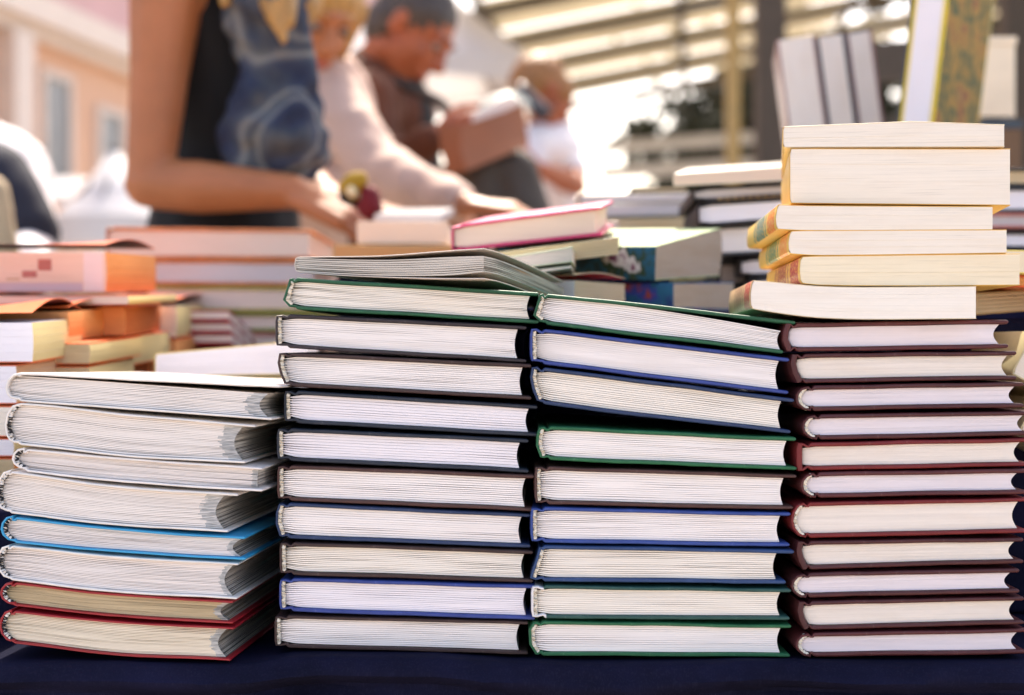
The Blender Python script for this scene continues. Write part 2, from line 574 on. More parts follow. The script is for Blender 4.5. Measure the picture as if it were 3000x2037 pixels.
def hardcover(xl, xr, top, bot, label, col, Y=1.0, yaw=0.0, spine='flat', t=0.0024, pg='white', n=13, L=0.205,
              inset=0.0055, conc=0.0012, xrb=None, ptop=None, band='cream', spine_col=None, group=None, cat="book",
              gap=0.00022, fan=0.5, tau=0.004, corner=0.0017, hinge=0.0098, fore=None, name="hardcover_book", ry=0.0, rx=0.0, yj=0.0003, spt=0.00085):
    s = K * Y
    sy, cy = math.sin(yaw), math.cos(yaw)
    wid = lambda xx: ((xx - 1500) * s - (xl - 1500) * s) / (cy - (xx - 1500) * K * sy)
    W = wid(xr)
    Wb = wid(xrb) if xrb else W
    tf, bf = pl(top), pl(bot)
    base = bf(0)
    conv = lambda py, x: (base - 1018.5) * s - (py - 1018.5) * K * (Y + x * sy)
    wo, wa = random.random() * 50, 0.00022
    warp = lambda x, k: wa * 2 * noise.noise(Vector((x * 22 + wo, k * 7.3, 0)))
    T = lambda x: conv(tf(x / W), x) + warp(x, 0)
    B = lambda x: conv(bf(x / W), x) + warp(x, 1)
    root = empty(name, P(xl, base, Y), (rx, ry, yaw))
    tag(root, label, cat, group)
    path = SP[spine]
    if spine in ('round', 'big'): hinge += 0.003
    T0, B0 = T(0) - corner, B(0) + corner
    hb = t / 2
    # cover centre line
    pts, hs = [], []

    def add(x, z, h): pts.append((x, z)); hs.append(h)
    for e, f in ((0, 0.4), (0.0004, 0.8), (0.0011, 1.0)): add(W - e, T(W - e) - hb, hb * f)
    m = 14
    for k in range(1, m + 1):
        x = (W - 0.0011) + (hinge - (W - 0.0011)) * k / m
        add(x, T(x) - hb, hb)
    x0t = path[0][0]
    add(hinge - 0.0007, T(hinge) - hb - 0.0003, hb * 0.8)
    add(hinge - 0.0016, T(hinge) - hb - 0.0012, 0.0009)
    add(hinge - 0.0028, T(hinge) - hb - 0.0012, 0.0008)
    if hinge - 0.0045 > x0t + 0.001: add((hinge - 0.0035 + x0t) / 2 + 0.0008, T0 + 0.0001, 0.0008)
    for x, v in path: add(x + spt, B0 + v * (T0 - B0), spt)
    x0b = path[-1][0]
    if hinge - 0.0045 > x0b + 0.001: add((hinge - 0.0035 + x0b) / 2 + 0.0008, B0 - 0.0001, 0.0008)
    add(hinge - 0.0028, B(hinge) + hb + 0.0012, 0.0008)
    add(hinge - 0.0016, B(hinge) + hb + 0.0012, 0.0009)
    add(hinge - 0.0007, B(hinge) + hb + 0.0003, hb * 0.8)
    for k in range(0, m + 1):
        x = hinge + (Wb - 0.0011 - hinge) * k / m
        add(x, B(x) + hb, hb)
    for e, f in ((0.0004, 0.8), (0, 0.4)): add(Wb - e, B(Wb - e) + hb, hb * f)
    mb = MB()
    i_sp0 = 3 + m
    i_sp1 = len(pts) - 3 - m
    ribbon(mb, pts, hs, 0.0, L, jit=0.0003, mfun=(lambda i: 1 if (i_sp0 + 1 <= i < i_sp1 - 0) else 0) if spine_col else None)
    mats = [col] + ([spine_col] if spine_col else [])
    mb.build("cover", mats, root)
    # pages
    ptf = pl(ptop) if ptop else None
    sm = lambda x: max(0.0, min(1.0, (x - 0.005) / 0.008))
    dip = lambda x: (1 - sm(x)) * corner * 0.75
    Tin = (lambda x: conv(ptf(x / W), x)) if ptf else (lambda x: T(x) - t - 0.0002 - dip(x))
    Bin = lambda x: B(x) + t + 0.0002 + dip(x)
    xs = lambda v: interp_spine(path, 0.06 + 0.88 * v) + (0.0032 if band else 2 * spt + 0.0002)
    Wm = min(W, Wb)
    xf = lambda v: Wm - inset - conc * math.sin(math.pi * max(0, min(1, v))) + (v * 0.0004)
    mb = MB()
    pgm = PAPER[pg]()
    y0 = 0.0028
    pages(mb, Tin, Bin, xs, xf, n, y0, L - 0.004, gap=gap, fan=fan, tau=tau, yj=yj, fore_slot=1 if fore else 0)
    # inner core closes the gaps a few millimetres behind the cut edge
    Wc = xf(0.5) - xs(0.5)
    cx = [xs(0.5) + 0.0012 + (Wc - 0.004) * k / 10 for k in range(11)]
    ra = [mb.vert((x, y, f(x) + g), (x + y, f(x))) for y in (y0 + 0.005, L - 0.006) for f, g in ((Bin, 0.0007), (Tin, -0.0007)) for x in cx]
    q = 11
    for i in range(q - 1):
        mb.face([ra[i], ra[i + 1], ra[q + i + 1], ra[q + i]])
        mb.face([ra[2 * q + i], ra[3 * q + i], ra[3 * q + i + 1], ra[2 * q + i + 1]])
        mb.face([ra[q + i], ra[q + i + 1], ra[3 * q + i + 1], ra[3 * q + i]])
        mb.face([ra[i], ra[2 * q + i], ra[2 * q + i + 1], ra[i + 1]])
    mb.face([ra[0], ra[q], ra[3 * q], ra[2 * q]])
    mb.face([ra[q - 1], ra[3 * q - 1], ra[4 * q - 1], ra[2 * q - 1]])
    mb.build("page_block", [pgm] + ([fore] if fore else []), root)
    # headband: a braided strip along the spine folds
    if band:
        mb = MB()
        hp, hr = [], []
        hh = T(0) - B(0) - 2 * corner
        nb = max(10, int(hh / 0.00045))
        for k in range(nb + 1):
            v = 0.05 + 0.9 * k / nb
            x = interp_spine(path, v) + 0.0026 + 0.00022 * math.sin(k * 2.1 + 1)
            z = B0 + v * (T0 - B0)
            hp.append((x, 0.0016 + 0.0003 * math.cos(k * 1.7), z))
            hr.append(0.00125 * (1 + 0.28 * math.sin(k * 2.2)))
        if band == 'cream':
            mb.tube(hp, hr, 8)
            mb.build("headband", plain("headband_cream", (236, 226, 208), 0.9, 0.4, 2500, 0.05), root)
        else:
            mb.tube(hp, hr, 8, mfun=lambda i: (i // 2) % 2)
            mb.build("headband", [plain("headband_black", (28, 28, 34), 0.8), plain("headband_white", (225, 220, 214), 0.8)], root)
    return root


def paperback(xl, xr, top, bot, label, col, Y=1.0, yaw=0.0, anchor='L', pg='cream', n=6, L=0.2, ct=0.0004, spine='pflat',
              spine_mat=None, group=None, cat="book", gap=0.00004, ptop=None, curl=None, rx=0.0, ry=0.0, name="paperback_book",
              fore=None, back_col=None, sag=None, W=None, ends=True, conc=0.0, pbot=None):
    s = K * Y
    sy, cy = math.sin(yaw), math.cos(yaw)
    if W is None:
        if anchor == 'L': W = (xr - xl) * s / (cy - (xr - 1500) * K * sy)
        else: W = (xr - xl) * s / (cy - (xl - 1500) * K * sy)
    tf, bf = pl(top), pl(bot)
    ua = 0 if anchor == 'L' else 1
    base = bf(ua)
    x_a = 0 if anchor == 'L' else W
    if abs(yaw) > R(30): sy = 0
    conv = lambda py, x: (base - 1018.5) * s - (py - 1018.5) * K * (Y + (x - x_a) * sy)
    T = lambda x: conv(tf(x / W), x)
    B = lambda x: conv(bf(x / W), x)
    root = empty(name, P(xl if anchor == 'L' else xr, base, Y), (rx, ry, yaw))
    tag(root, label, cat, group)
    ox = 0 if anchor == 'L' else -W
    SPP = dict(pflat=[(0.0008, 1), (0, 0.93), (0, 0.07), (0.0008, 0)],
               plean=[(0.0022, 1), (0.0012, 0.93), (0, 0.5), (0.0004, 0.08), (0.0015, 0)],
               pround=[(0.002, 1), (0.0006, 0.9), (0, 0.5), (0.0006, 0.1), (0.002, 0)])
    path = SPP[spine]
    hb = ct / 2
    m = 14
    pts, hs = [], []
    topb = curl is None
    if topb:
        for k in range(m + 1):
            x = W + (0.004 - W) * k / m
            pts.append((x, T(x) - hb)); hs.append(hb)
    for x, v in path:
        pts.append((x + hb, B(0) + hb + v * (T(0) - B(0) - ct))); hs.append(hb)
    i1 = len(pts)
    for k in range(m + 1):
        x = 0.004 + (W - 0.004) * k / m
        pts.append((x, B(x) + hb)); hs.append(hb)
    i0 = (m + 1) if topb else 0

    def dfm(x, y, z):
        if sag: z = z + sag(x, y)
        return (x + ox, y, z)
    mb = MB()

    def mf(i):
        if spine_mat and i0 <= i < i1 - 1: return 1
        return 0
    ribbon(mb, pts, hs, 0.0, L, bev=0.0003, ysegs=8, mfun=mf, jit=0.0001)
    mb.build("cover", [col] + ([spine_mat] if spine_mat else []), root, deform=dfm)
    if curl:
        amp, edge, cx0, lift = curl      # amp of the bow along the fore edge, edge tilt, where it starts
        mb = MB()
        nx, ny = 14, 16
        g = {}
        for sgn in (0, 1):
            for i in range(nx + 1):
                for j in range(ny + 1):
                    x = 0.001 + (W - 0.001) * i / nx
                    y = L * j / ny
                    fx = max(0, (x / W - cx0) / (1 - cx0)) ** 1.5
                    z = T(x) + fx * amp * math.sin(math.pi * min(1, y / L * edge)) + lift * x / W + sgn * 0.0006
                    g[sgn, i, j] = mb.vert((x, y, z), (x, y))
        for i in range(nx):
            for j in range(ny):
                mb.face([g[1, i, j], g[1, i + 1, j], g[1, i + 1, j + 1], g[1, i, j + 1]])
                mb.face([g[0, i, j], g[0, i, j + 1], g[0, i + 1, j + 1], g[0, i + 1, j]], 1)
        for i in range(nx):
            for j in (0, ny):
                q = [g[0, i, j], g[0, i + 1, j], g[1, i + 1, j], g[1, i, j]]
                mb.face(q if j == 0 else q[::-1], 0)
        for j in range(ny):
            for i in (0, nx):
                q = [g[0, i, j], g[0, i, j + 1], g[1, i, j + 1], g[1, i, j]]
                mb.face(q[::-1] if i == 0 else q, 0)
        mb.build("front_cover", [col, back_col or col], root, deform=dfm)
    ptf = pl(ptop) if ptop else None
    pbf = pl(pbot) if pbot else None
    Tin = (lambda x: conv(ptf(x / W), x)) if ptf else (lambda x: T(x) - ct - 0.00003)
    Bin = (lambda x: conv(pbf(x / W), x)) if pbf else (lambda x: B(x) + ct + 0.00003)
    xs = lambda v: interp_spine(path, v) + ct + 0.0001
    xf = lambda v: W - 0.0002 - conc * math.sin(math.pi * max(0, min(1, v)))
    mb = MB()
    pages(mb, Tin, Bin, xs, xf, n, 0.0001, L - 0.0002, gap=gap, fan=0.12 if gap > 0.0001 else 0.0, tau=0.002, ysegs=8, fore_slot=1 if fore else 0, yj=0.00025)
    if gap > 0.0001:
        mb.box(xs(.5) + .001, W - .002, 0.004, L - 0.004, max(Bin(0), Bin(W * .5), Bin(W)) + 0.0002, min(Tin(0), Tin(W * .5), Tin(W)) - 0.0002)
    mb.build("page_block", [PAPER[pg]()] + ([fore] if fore else []), root, deform=dfm)
    return root

# ------------------------------------------------------------------ setting: ground, table
pave = NT("paving")
_tc = pave.n("ShaderNodeTexCoord").outputs["Object"]
_br = pave.n("ShaderNodeTexBrick")
_br.inputs["Scale"].default_value = 2.2
_br.inputs["Color1"].default_value = lin((186, 172, 158)); _br.inputs["Color2"].default_value = lin((170, 158, 146))
_br.inputs["Mortar"].default_value = lin((110, 102, 94)); _br.inputs["Mortar Size"].default_value = 0.012
pave.l(_tc, _br.inputs["Vector"])
pave.l(pave.mix(pave.rng(pave.noise(_tc, 3, 4), 0.3, 0.7), _br.outputs[0], lin((150, 138, 126)), 'MIX'), pave.b.inputs["Base Color"])
pave.set(Roughness=0.8)
mb = MB()
g = [mb.vert(c) for c in ((-300, -300, 0), (300, -300, 0), (300, 500, 0), (-300, 500, 0))]
mb.face(g)
tag(mb.build("ground", pave.m, smooth=False), kind="structure")

TZ = P(0, 1930, 1.0).z - 0.001       # table top under the front stacks


def cloth_mat(name, c0, c1):
    t = NT(name)
    tc = t.n("ShaderNodeTexCoord").outputs["Object"]
    a = t.noise(tc, 9, 4, 0.6)
    base = t.mix(t.rng(a, 0.35, 0.65), lin(c0), lin(c1))
    w = t.noise(t.map(tc, (1, 1, 0.15)), 900, 2)
    base = t.mix(t.math('MULTIPLY', t.rng(w, 0.5, 0.7), 0.15), base, lin((56, 56, 76)))
    t.l(base, t.b.inputs["Base Color"])
    t.set(Roughness=0.85)
    t.b.inputs["Specular IOR Level"].default_value = 0.04
    t.bump(t.noise(tc, 1400, 2), 0.3, 0.0004)
    return t.m


navy = cloth_mat("navy_cloth", (20, 20, 36), (28, 28, 52))


def table_cloth():
    mb = MB()
    x0, x1, yf, yb = -0.75, 0.85, 0.984, 2.02
    nx = 260
    # profile: back drop, top, rounded front edge, front drop
    prof = [(yb + 0.03, 0.02), (yb + 0.025, TZ * 0.5), (yb, TZ - 0.01), (yb - 0.02, TZ)]
    prof += [(yb - 0.02 - (yb - yf - 0.05) * k / 16, TZ) for k in range(1, 17)]
    prof += [(yf + 0.03 - 0.0025 * k, TZ) for k in range(1, 9)]
    for a in (15, 30, 45, 60, 75, 90):
        prof.append((yf + 0.008 - 0.008 * math.sin(R(a)) , TZ - 0.008 * (1 - math.cos(R(a)))))
    prof += [(yf, TZ - 0.008 - 0.0022 * k) for k in range(1, 40)]
    prof += [(yf - 0.002 - 0.0004 * k, TZ - 0.10 - (TZ - 0.12) * k / 14) for k in range(1, 15)]
    rows = []
    for ip, (y, z) in enumerate(prof):
        row = []
        for i in range(nx + 1):
            x = x0 + (x1 - x0) * i / nx
            dy = dz = 0.0
            drop = TZ - z
            if y < 1.2 and drop < 0.02:
                front = max(0, min(1, (1.02 - y) / 0.03))
                dz += front * (0.0022 * noise.noise(Vector((x * 9, 0, 4))) + 0.0016 * max(0, noise.noise(Vector((x * 30, 1, 4)))))
                # left part of the cloth lies a touch higher
                dz += 0.004 * max(0, min(1, (0.0 - x) / 0.05)) * max(0, min(1, (x + 0.17) / 0.03)) * (1 if y < 1.3 else 0)
            if y < 1.0 and drop > 0.0:
                e = min(1, drop / 0.01)
                # horizontal crease that wanders under the edge, and drape folds below
                lim = 0.019 + 0.006 * noise.noise(Vector((x * 7, 5, 0))) + (0.006 * math.exp(-((x - 0.05) / 0.05) ** 2))
                cr = math.exp(-((drop - lim) / 0.0035) ** 2)
                dy += e * (0.011 * cr * (0.6 + noise.noise(Vector((x * 12, 2, 9)))))
                dy -= e * 0.007 * math.exp(-((drop - lim * 0.5) / 0.005) ** 2) * (0.7 + noise.noise(Vector((x * 16, 3, 2))))
                dy += e * (0.016 * noise.noise(Vector((x * 7 + drop * 6, drop * 5, 1))) + 0.009 * noise.noise(Vector((x * 17 - drop * 9, drop * 12, 6)))) * min(1, drop / 0.06)
                for cx, sl in ((0.055, 1.1), (-0.01, -0.8), (0.13, 1.5), (-0.2, 0.5), (0.27, -1.0)):
                    q = (x - cx) - sl * drop
                    dy -= 0.006 * math.exp(-(q / 0.006) ** 2) * math.exp(-drop / 0.03) * e
            row.append(mb.vert((x, y + dy, z + dz), (x, y - z)))
        rows.append(row)
    for a, b in zip(rows, rows[1:]):
        for i in range(nx):
            mb.face([a[i], b[i], b[i + 1], a[i + 1]])
    # side drops
    for side, sx in ((0, -1), (nx, 1)):
        low = []
        for r_, (y, z) in zip(rows, prof):
            x = mb.v[r_[side]][0] + sx * 0.03
            low.append(mb.vert((x, y, 0.02), (y, 0.0)))
        for k in range(len(rows) - 1):
            q = [rows[k][side], rows[k + 1][side], low[k + 1], low[k]]
            mb.face(q if sx < 0 else q[::-1])
    o = mb.build("table_cloth", navy)
    tag(o, "navy blue cloth draped over the stall table under all the stacks", "tablecloth")


table_cloth()


def riser(xa, xb, ya, yb, ztop, label):
    """a cloth-covered step box that lifts the stacks further back"""
    mb = MB()
    mb.box(xa, xb, ya, yb, TZ + 0.001, ztop)
    o = mb.build("display_box", navy, smooth=False)
    bv = o.modifiers.new("bevel", 'BEVEL'); bv.width = 0.004; bv.segments = 3
    tag(o, label, "display box", "cloth covered boxes under the back stacks")


# ------------------------------------------------------------------ covers
GREEN = cloth_cover("cloth_green", (34, 84, 58), 0.35)
GREENB = cloth_cover("cloth_bright_green", (36, 96, 62), 0.35)
TEAL = cloth_cover("cloth_teal_green", (42, 78, 72), 0.35)
BROWN = cloth_cover("cloth_dark_brown", (62, 44, 42), 0.35)
BLKBR = cloth_cover("cloth_black_brown", (50, 42, 46), 0.35)
BROWN2 = cloth_cover("cloth_warm_brown", (76, 50, 46), 0.35)
INK = cloth_cover("cloth_ink_navy", (38, 44, 56), 0.35)
NAVY = cloth_cover("cloth_navy", (42, 58, 92), 0.35)
NAVY2 = cloth_cover("cloth_denim_navy", (44, 68, 110), 0.4)
BLUE = cloth_cover("cloth_blue", (52, 68, 134), 0.35)
BLUE2 = cloth_cover("cloth_royal_blue", (50, 72, 138), 0.35)
MAROON = cloth_cover("leather_maroon", (84, 38, 40), 0.12, 0.42)
MAROON2 = cloth_cover("leather_dark_maroon", (74, 34, 36), 0.12, 0.42)
RED = cloth_cover("leather_red", (112, 32, 34), 0.12, 0.42)
WHT = cloth_cover("cloth_white_spine", (226, 222, 222), 0.1)

# middle-left stack, top to bottom: (xl,xr,topL,topR,botL,botR, mat, spine, pages, n, label)
G2 = "cloth bound books stacked left of centre"
BS = [
    (828, 1578, 811, 857, 904, 949, GREEN, 'trap', 'warm', 14, "green cloth hardcover lying under the white paperback with lifted covers"),
    (806, 1542, 918, 955, 1018, 1063, BLKBR, 'flat', 'white', 14, "black-brown hardcover directly under the green one in the stack left of centre"),
    (812, 1556, 1030, 1068, 1130, 1173, BROWN, 'slantr', 'white', 14, "dark brown hardcover third from the top under green and black-brown books"),
    (831, 1574, 1142, 1188, 1239, 1280, INK, 'flat', 'lilac', 9, "ink-dark hardcover set a little to the right, upper of the two ink-dark books"),
    (810, 1548, 1253, 1287, 1349, 1386, INK, 'flat', 'lilac', 9, "lower of the two ink-dark hardcovers in the stack left of centre"),
    (811, 1564, 1361, 1392, 1466, 1499, BROWN2, 'flat', 'white', 13, "brown hardcover between an ink-dark book and the navy book left of centre"),
    (806, 1553, 1472, 1505, 1578, 1606, NAVY, 'bow', 'white', 12, "navy hardcover with dashed page lines, fourth from the bottom left of centre"),
    (818, 1561, 1587, 1614, 1684, 1709, BROWN, 'flat', 'warm', 13, "dark brown hardcover resting on the bright blue book left of centre"),
    (817, 1567, 1693, 1715, 1792, 1817, BLUE, 'flat', 'lilac', 13, "bright blue hardcover second from the bottom of the stack left of centre"),
    (803, 1547, 1802, 1820, 1898, 1920, BROWN, 'flat', 'white', 13, "dark brown hardcover lying on the navy cloth, bottom of the stack left of centre"),
]
for i, (xl, xr, a, b, c, d, mt, sp, pg, n, lab) in enumerate(BS):
    hardcover(xl, xr, (a, b), (c, d), lab, mt, Y=1.006, spine=sp, pg=pg, n=n, group=G2, inset=0.006, conc=0.0018,
              gap=0.00021 if pg != 'lilac' else 0.00017, tau=0.0045, L=0.2 + 0.004 * (i % 3), t=0.0024, yaw=R(-0.6 + 0.5 * math.sin(i * 2.3)))

G3 = "cloth bound books stacked right of centre"
CS = [
    (1562, 2330, [(0, 856), (.05, 860), (.5, 896), (1, 941)], (948, 1040), GREEN, 'trap', 'white', 13, 2294, "green hardcover sagging under the cream paperbacks, topmost of the stack right of centre"),
    (1553, 2312, (959, 1050), (1063, 1157), BLUE, 'flat', 'white', 14, 2309, "bright blue slanting hardcover under the sagging green one"),
    (1553, 2326, (1071, 1169), [(0, 1180), (.42, 1222), (1, 1272)], NAVY, 'slantr', 'warm', 14, 2316, "slate blue slanting hardcover with a black wedge of shadow beneath it"),
    (1570, 2332, (1247, 1283), (1348, 1378), GREENB, 'bow', 'white', 13, 2334, "green hardcover just below the black wedge shaped gap"),
    (1566, 2333, (1365, 1391), (1478, 1494), BROWN2, 'flat', 'white', 13, 2323, "brown hardcover, the only brown one right of centre"),
    (1554, 2316, (1485, 1503), (1590, 1603), BLUE2, 'flat', 'white', 14, 2313, "royal blue hardcover lying under the only brown book right of centre"),
    (1553, 2326, (1597, 1612), (1704, 1712), NAVY2, 'slant', 'warm', 13, 2302, "denim blue hardcover with slanted spine, third from the bottom right of centre"),
    (1556, 2317, (1714, 1726), (1813, 1818), TEAL, 'flat', 'warm', 12, 2313, "teal green hardcover with a white spine edge, second from the bottom"),
    (1549, 2318, (1819, 1831), (1922, 1927), GREENB, 'trap2', 'white', 12, 2314, "green hardcover lying on the navy cloth, bottom of the stack right of centre"),
]
for i, (xl, xr, tp, bt, mt, sp, pg, n, xb, lab) in enumerate(CS):
    hardcover(xl, xr, tp, bt, lab, mt, Y=1.0, spine=sp, pg=pg, n=n, xrb=xb, group=G3, inset=0.006 if i else 0.0015, conc=0.002,
              gap=0.00015 if i in (3, 7, 8) else 0.00021, tau=0.0045, L=0.203 + 0.003 * (i % 3), t=0.0024,
              ptop=[(0, 869), (.3, 890), (.6, 922), (1, 977)] if i == 0 else None,
              spine_col=WHT if i == 7 else None, yaw=R(0.4 * math.sin(i * 1.7)))

G4 = "maroon bound books stacked on the right"
DS = [
    (2293, 2954, (947, 937), (1032, 1021), MAROON, 'bow', 'smooth', "maroon hardcover bearing the cream paperbacks, topmost of the maroon stack"),
    (2316, 2978, (1037, 1029), (1124, 1113), MAROON2, 'slantr', 'smoothc', "second maroon hardcover from the top, with angled leather spine"),
    (2330, 2999, (1131, 1120), (1206, 1194), MAROON2, 'round', 'smooth', "third maroon hardcover from the top, thin with a rounded spine"),
    (2349, 3024, (1215, 1204), (1290, 1276), MAROON2, 'round', 'smooth', "maroon hardcover set furthest right, lying on the upper red book"),
    (2334, 3014, (1298, 1283), (1380, 1367), RED, 'flat', 'smoothc', "upper of the two red hardcovers in the maroon stack, spine flat"),
    (2345, 3006, (1385, 1374), (1461, 1447), MAROON, 'round', 'smooth', "maroon hardcover sandwiched between the two red ones"),
    (2317, 3009, (1472, 1459), (1578, 1563), RED, 'round', 'smoothc', "thick red hardcover with rounded spine, lower of the two red ones"),
    (2333, 2998, (1586, 1575), (1670, 1651), MAROON2, 'slantr', 'smoothc', "maroon hardcover directly below the thick red book"),
    (2317, 2986, (1680, 1666), (1753, 1739), MAROON2, 'round', 'smooth', "thin maroon hardcover with rounded spine, third from the bottom of its stack"),
    (2336, 3000, (1762, 1748), (1847, 1830), MAROON2, 'slantr', 'smoothc', "maroon hardcover with worn pale spine corners, second from the bottom"),
    (2330, 3006, (1856, 1842), (1926, 1917), MAROON, 'round', 'smooth', "maroon hardcover lying on the navy cloth, bottom of the maroon stack"),
]
for i, (xl, xr, tp, bt, mt, sp, pg, lab) in enumerate(DS):
    hardcover(xl, xr, tp, bt, lab, mt, Y=1.0, spine=sp, pg=pg, n=26, group=G4, inset=0.0055, conc=0.0035, gap=0.00004,
              fan=0.42, tau=0.0018, t=0.0027, corner=0.001, spt=0.0009 if sp == 'round' else 0.0019, L=0.2, band='cream' if sp == 'round' else None,
              yaw=R(0.5 * math.sin(i * 2.1)), yj=0.00015)

# stack of big illustrated hardcovers on the left
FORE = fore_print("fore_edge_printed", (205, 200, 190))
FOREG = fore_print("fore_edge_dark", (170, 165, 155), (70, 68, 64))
WL = laminate("laminate_white", (232, 226, 220))
W2 = laminate("laminate_white_marks", (234, 228, 222), [(0, .386, .402, (60, 58, 58)), (0, .411, .418, (110, 70, 60)), (0, .424, .432, (70, 72, 74))])
W3 = laminate("laminate_white_dark_bar", (236, 230, 226), [(0, .345, .362, (30, 30, 34)), (0, .372, .380, (60, 60, 70)), (0, .398, .405, (50, 50, 54))])
W6 = laminate("laminate_white_flowers", (236, 230, 224), [(0, .352, .361, (176, 110, 100)), (0, .368, .381, (110, 140, 110)), (0, .389, .402, (120, 110, 100))])
CY = laminate("laminate_sky_blue", (52, 158, 208), rough=0.35)
RD = laminate("laminate_red", (158, 34, 44), rough=0.4)
G1 = "illustrated hardcovers stacked on the left"
AS = [
    (14, 822, [(0, 1091), (.12, 1094), (.5, 1110), (1, 1130)], [(0, 1172), (.1, 1181), (.5, 1204), (1, 1233)], WL, 'big', 'ill', 15, 797, [(0, 1102), (.1, 1104), (.5, 1127), (1, 1157)], None, "white hardcover with a gaping front cover, topmost of the left stack"),
    (12, 748, [(0, 1180), (.1, 1182), (.5, 1213), (1, 1246)], [(0, 1298), (.1, 1307), (.5, 1340), (1, 1361)], W2, 'big', 'ill', 22, 718, None, 'bw', "thick white hardcover with chequered headband, second from the top of the left stack"),
    (33, 768, [(0, 1311), (.1, 1318), (.5, 1345), (1, 1370)], [(0, 1377), (.1, 1386), (.5, 1418), (1, 1441)], W3, 'round', 'illb', 16, 768, None, 'bw', "thinner white hardcover with a straight cut fore edge, third in the left stack"),
    (-14, 696, [(0, 1374), (.1, 1384), (.5, 1424), (1, 1447)], [(0, 1498), (.1, 1508), (.5, 1540), (1, 1562)], W2, 'big', 'ill', 22, 668, None, 'bw', "thickest white hardcover, lying on the sky blue one"),
    (0, 718, [(0, 1510), (.1, 1518), (.5, 1550), (1, 1574)], [(0, 1588), (.1, 1594), (.5, 1621), (1, 1642)], CY, 'round', 'illb', 14, 718, None, 'bw', "sky blue hardcover, the only one of that colour in the left stack"),
    (-12, 698, [(0, 1595), (.1, 1600), (.5, 1630), (1, 1650)], [(0, 1698), (.1, 1705), (.5, 1737), (1, 1757)], W6, 'round', 'illb', 20, 694, None, 'bw', "white hardcover between the sky blue book and the tan paged red book"),
    (-2, 682, [(0, 1705), (.1, 1709), (.5, 1740), (1, 1762)], [(0, 1773), (.1, 1779), (.5, 1808), (1, 1829)], RD, 'round', 'illt', 18, 683, None, 'bw', "red hardcover with tan pages, second from the bottom of the left stack"),
    (-4, 686, [(0, 1786), (.1, 1792), (.5, 1820), (1, 1838)], [(0, 1882), (.1, 1889), (.5, 1921), (1, 1938)], RD, 'round', 'illc', 20, 675, None, 'bw', "red hardcover with cream pages lying on the cloth, bottom of the left stack"),
]
for i, (xl, xr, tp, bt, mt, sp, pg, n, xb, pt, bd, lab) in enumerate(AS):
    straight = (i == 2)
    hardcover(xl, xr, tp, bt, lab, mt, Y=1.0, spine=sp, pg=pg, n=n, xrb=xb, group=G1, t=0.0016, corner=0.0009, L=0.235,
              inset=0.0035 if i != 1 else 0.0025, conc=0.0005 if straight else 0.0055, gap=0.00018, fan=0.3, tau=0.006,
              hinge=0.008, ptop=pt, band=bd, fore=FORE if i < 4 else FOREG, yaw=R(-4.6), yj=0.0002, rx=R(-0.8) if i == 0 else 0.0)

# cream paperbacks on the maroon stack
YEL = laminate("paperback_yellow", (236, 190, 92), rough=0.4, spots=0.15)
IV = laminate("paperback_ivory", (232, 216, 184), rough=0.4)


def spmat(name, a, b, base=(228, 186, 92)):
    return laminate(name, base, [(1, .008, .05, a), (1, .06, .14, b), (1, .066, .072, base), (1, .125, .131, base)], rough=0.4)


G5 = "yellow backed paperbacks stacked on the maroon books"
SO = spmat("spine_orange_teal", (222, 118, 44), (86, 124, 120))
SG = spmat("spine_orange_green", (224, 138, 60), (96, 132, 92))
SR = spmat("spine_crimson", (178, 48, 62), (168, 84, 66))
SR2 = spmat("spine_dull_red", (176, 50, 46), (150, 110, 80), (196, 160, 118))
SY = laminate("spine_yellow", (226, 184, 96), rough=0.4, spots=0.2)
ES = [
    (2293, 2943, [(0, 371), (.3, 363), (.52, 357), (.58, 355), (.7, 358), (1, 365)], (432, 430), 'cream', IV, SY, 'pflat', 7, "thin paperback with a ridged top cover, topmost of the cream paperbacks"),
    (2313, 2960, (435, 436), [(0, 596), (1, 602)], 'cream', YEL, SY, 'pflat', 12, "thickest cream paperback, lying just under the topmost one"),
    (2271, 2909, [(0, 599), (.15, 602), (1, 605)], [(0, 672), (.15, 676), (1, 674)], 'cream', YEL, SO, 'plean', 7, "cream paperback shifted left with orange and teal labels on its yellow spine"),
    (2308, 2950, [(0, 677), (.1, 675), (1, 673)], [(0, 744), (.15, 749), (1, 742)], 'cream', YEL, SG, 'plean', 7, "cream paperback with orange and green labels on its yellow spine"),
    (2341, 2988, [(0, 752), (.1, 750), (1, 743)], [(0, 830), (.1, 836), (.5, 838), (1, 836)], 'yellow', YEL, SR, 'pround', 7, "yellowed paperback shifted right with a crimson label on its spine"),
    (2197, 2860, [(0, 821), (.15, 829), (.3, 838), (.5, 841), (1, 839)], [(0, 904), (.15, 920), (.3, 931), (.5, 936), (1, 934)], 'warm', IV, SR2, 'plean', 9, "curved paperback shifted left, bottom of the cream paperbacks on the maroon books"),
]
for i, (xl, xr, tp, bt, pg, mt, sm, sp, n, lab) in enumerate(ES):
    paperback(xl, xr, tp, bt, lab, mt, Y=0.998 if i > 1 else 1.008, yaw=R((-9.6, -8.3, -3.3, -3.6, -3.3, -4)[i]), pg=pg, spine=sp, spine_mat=sm, n=n, L=0.195, group=G5, gap=0.00003)

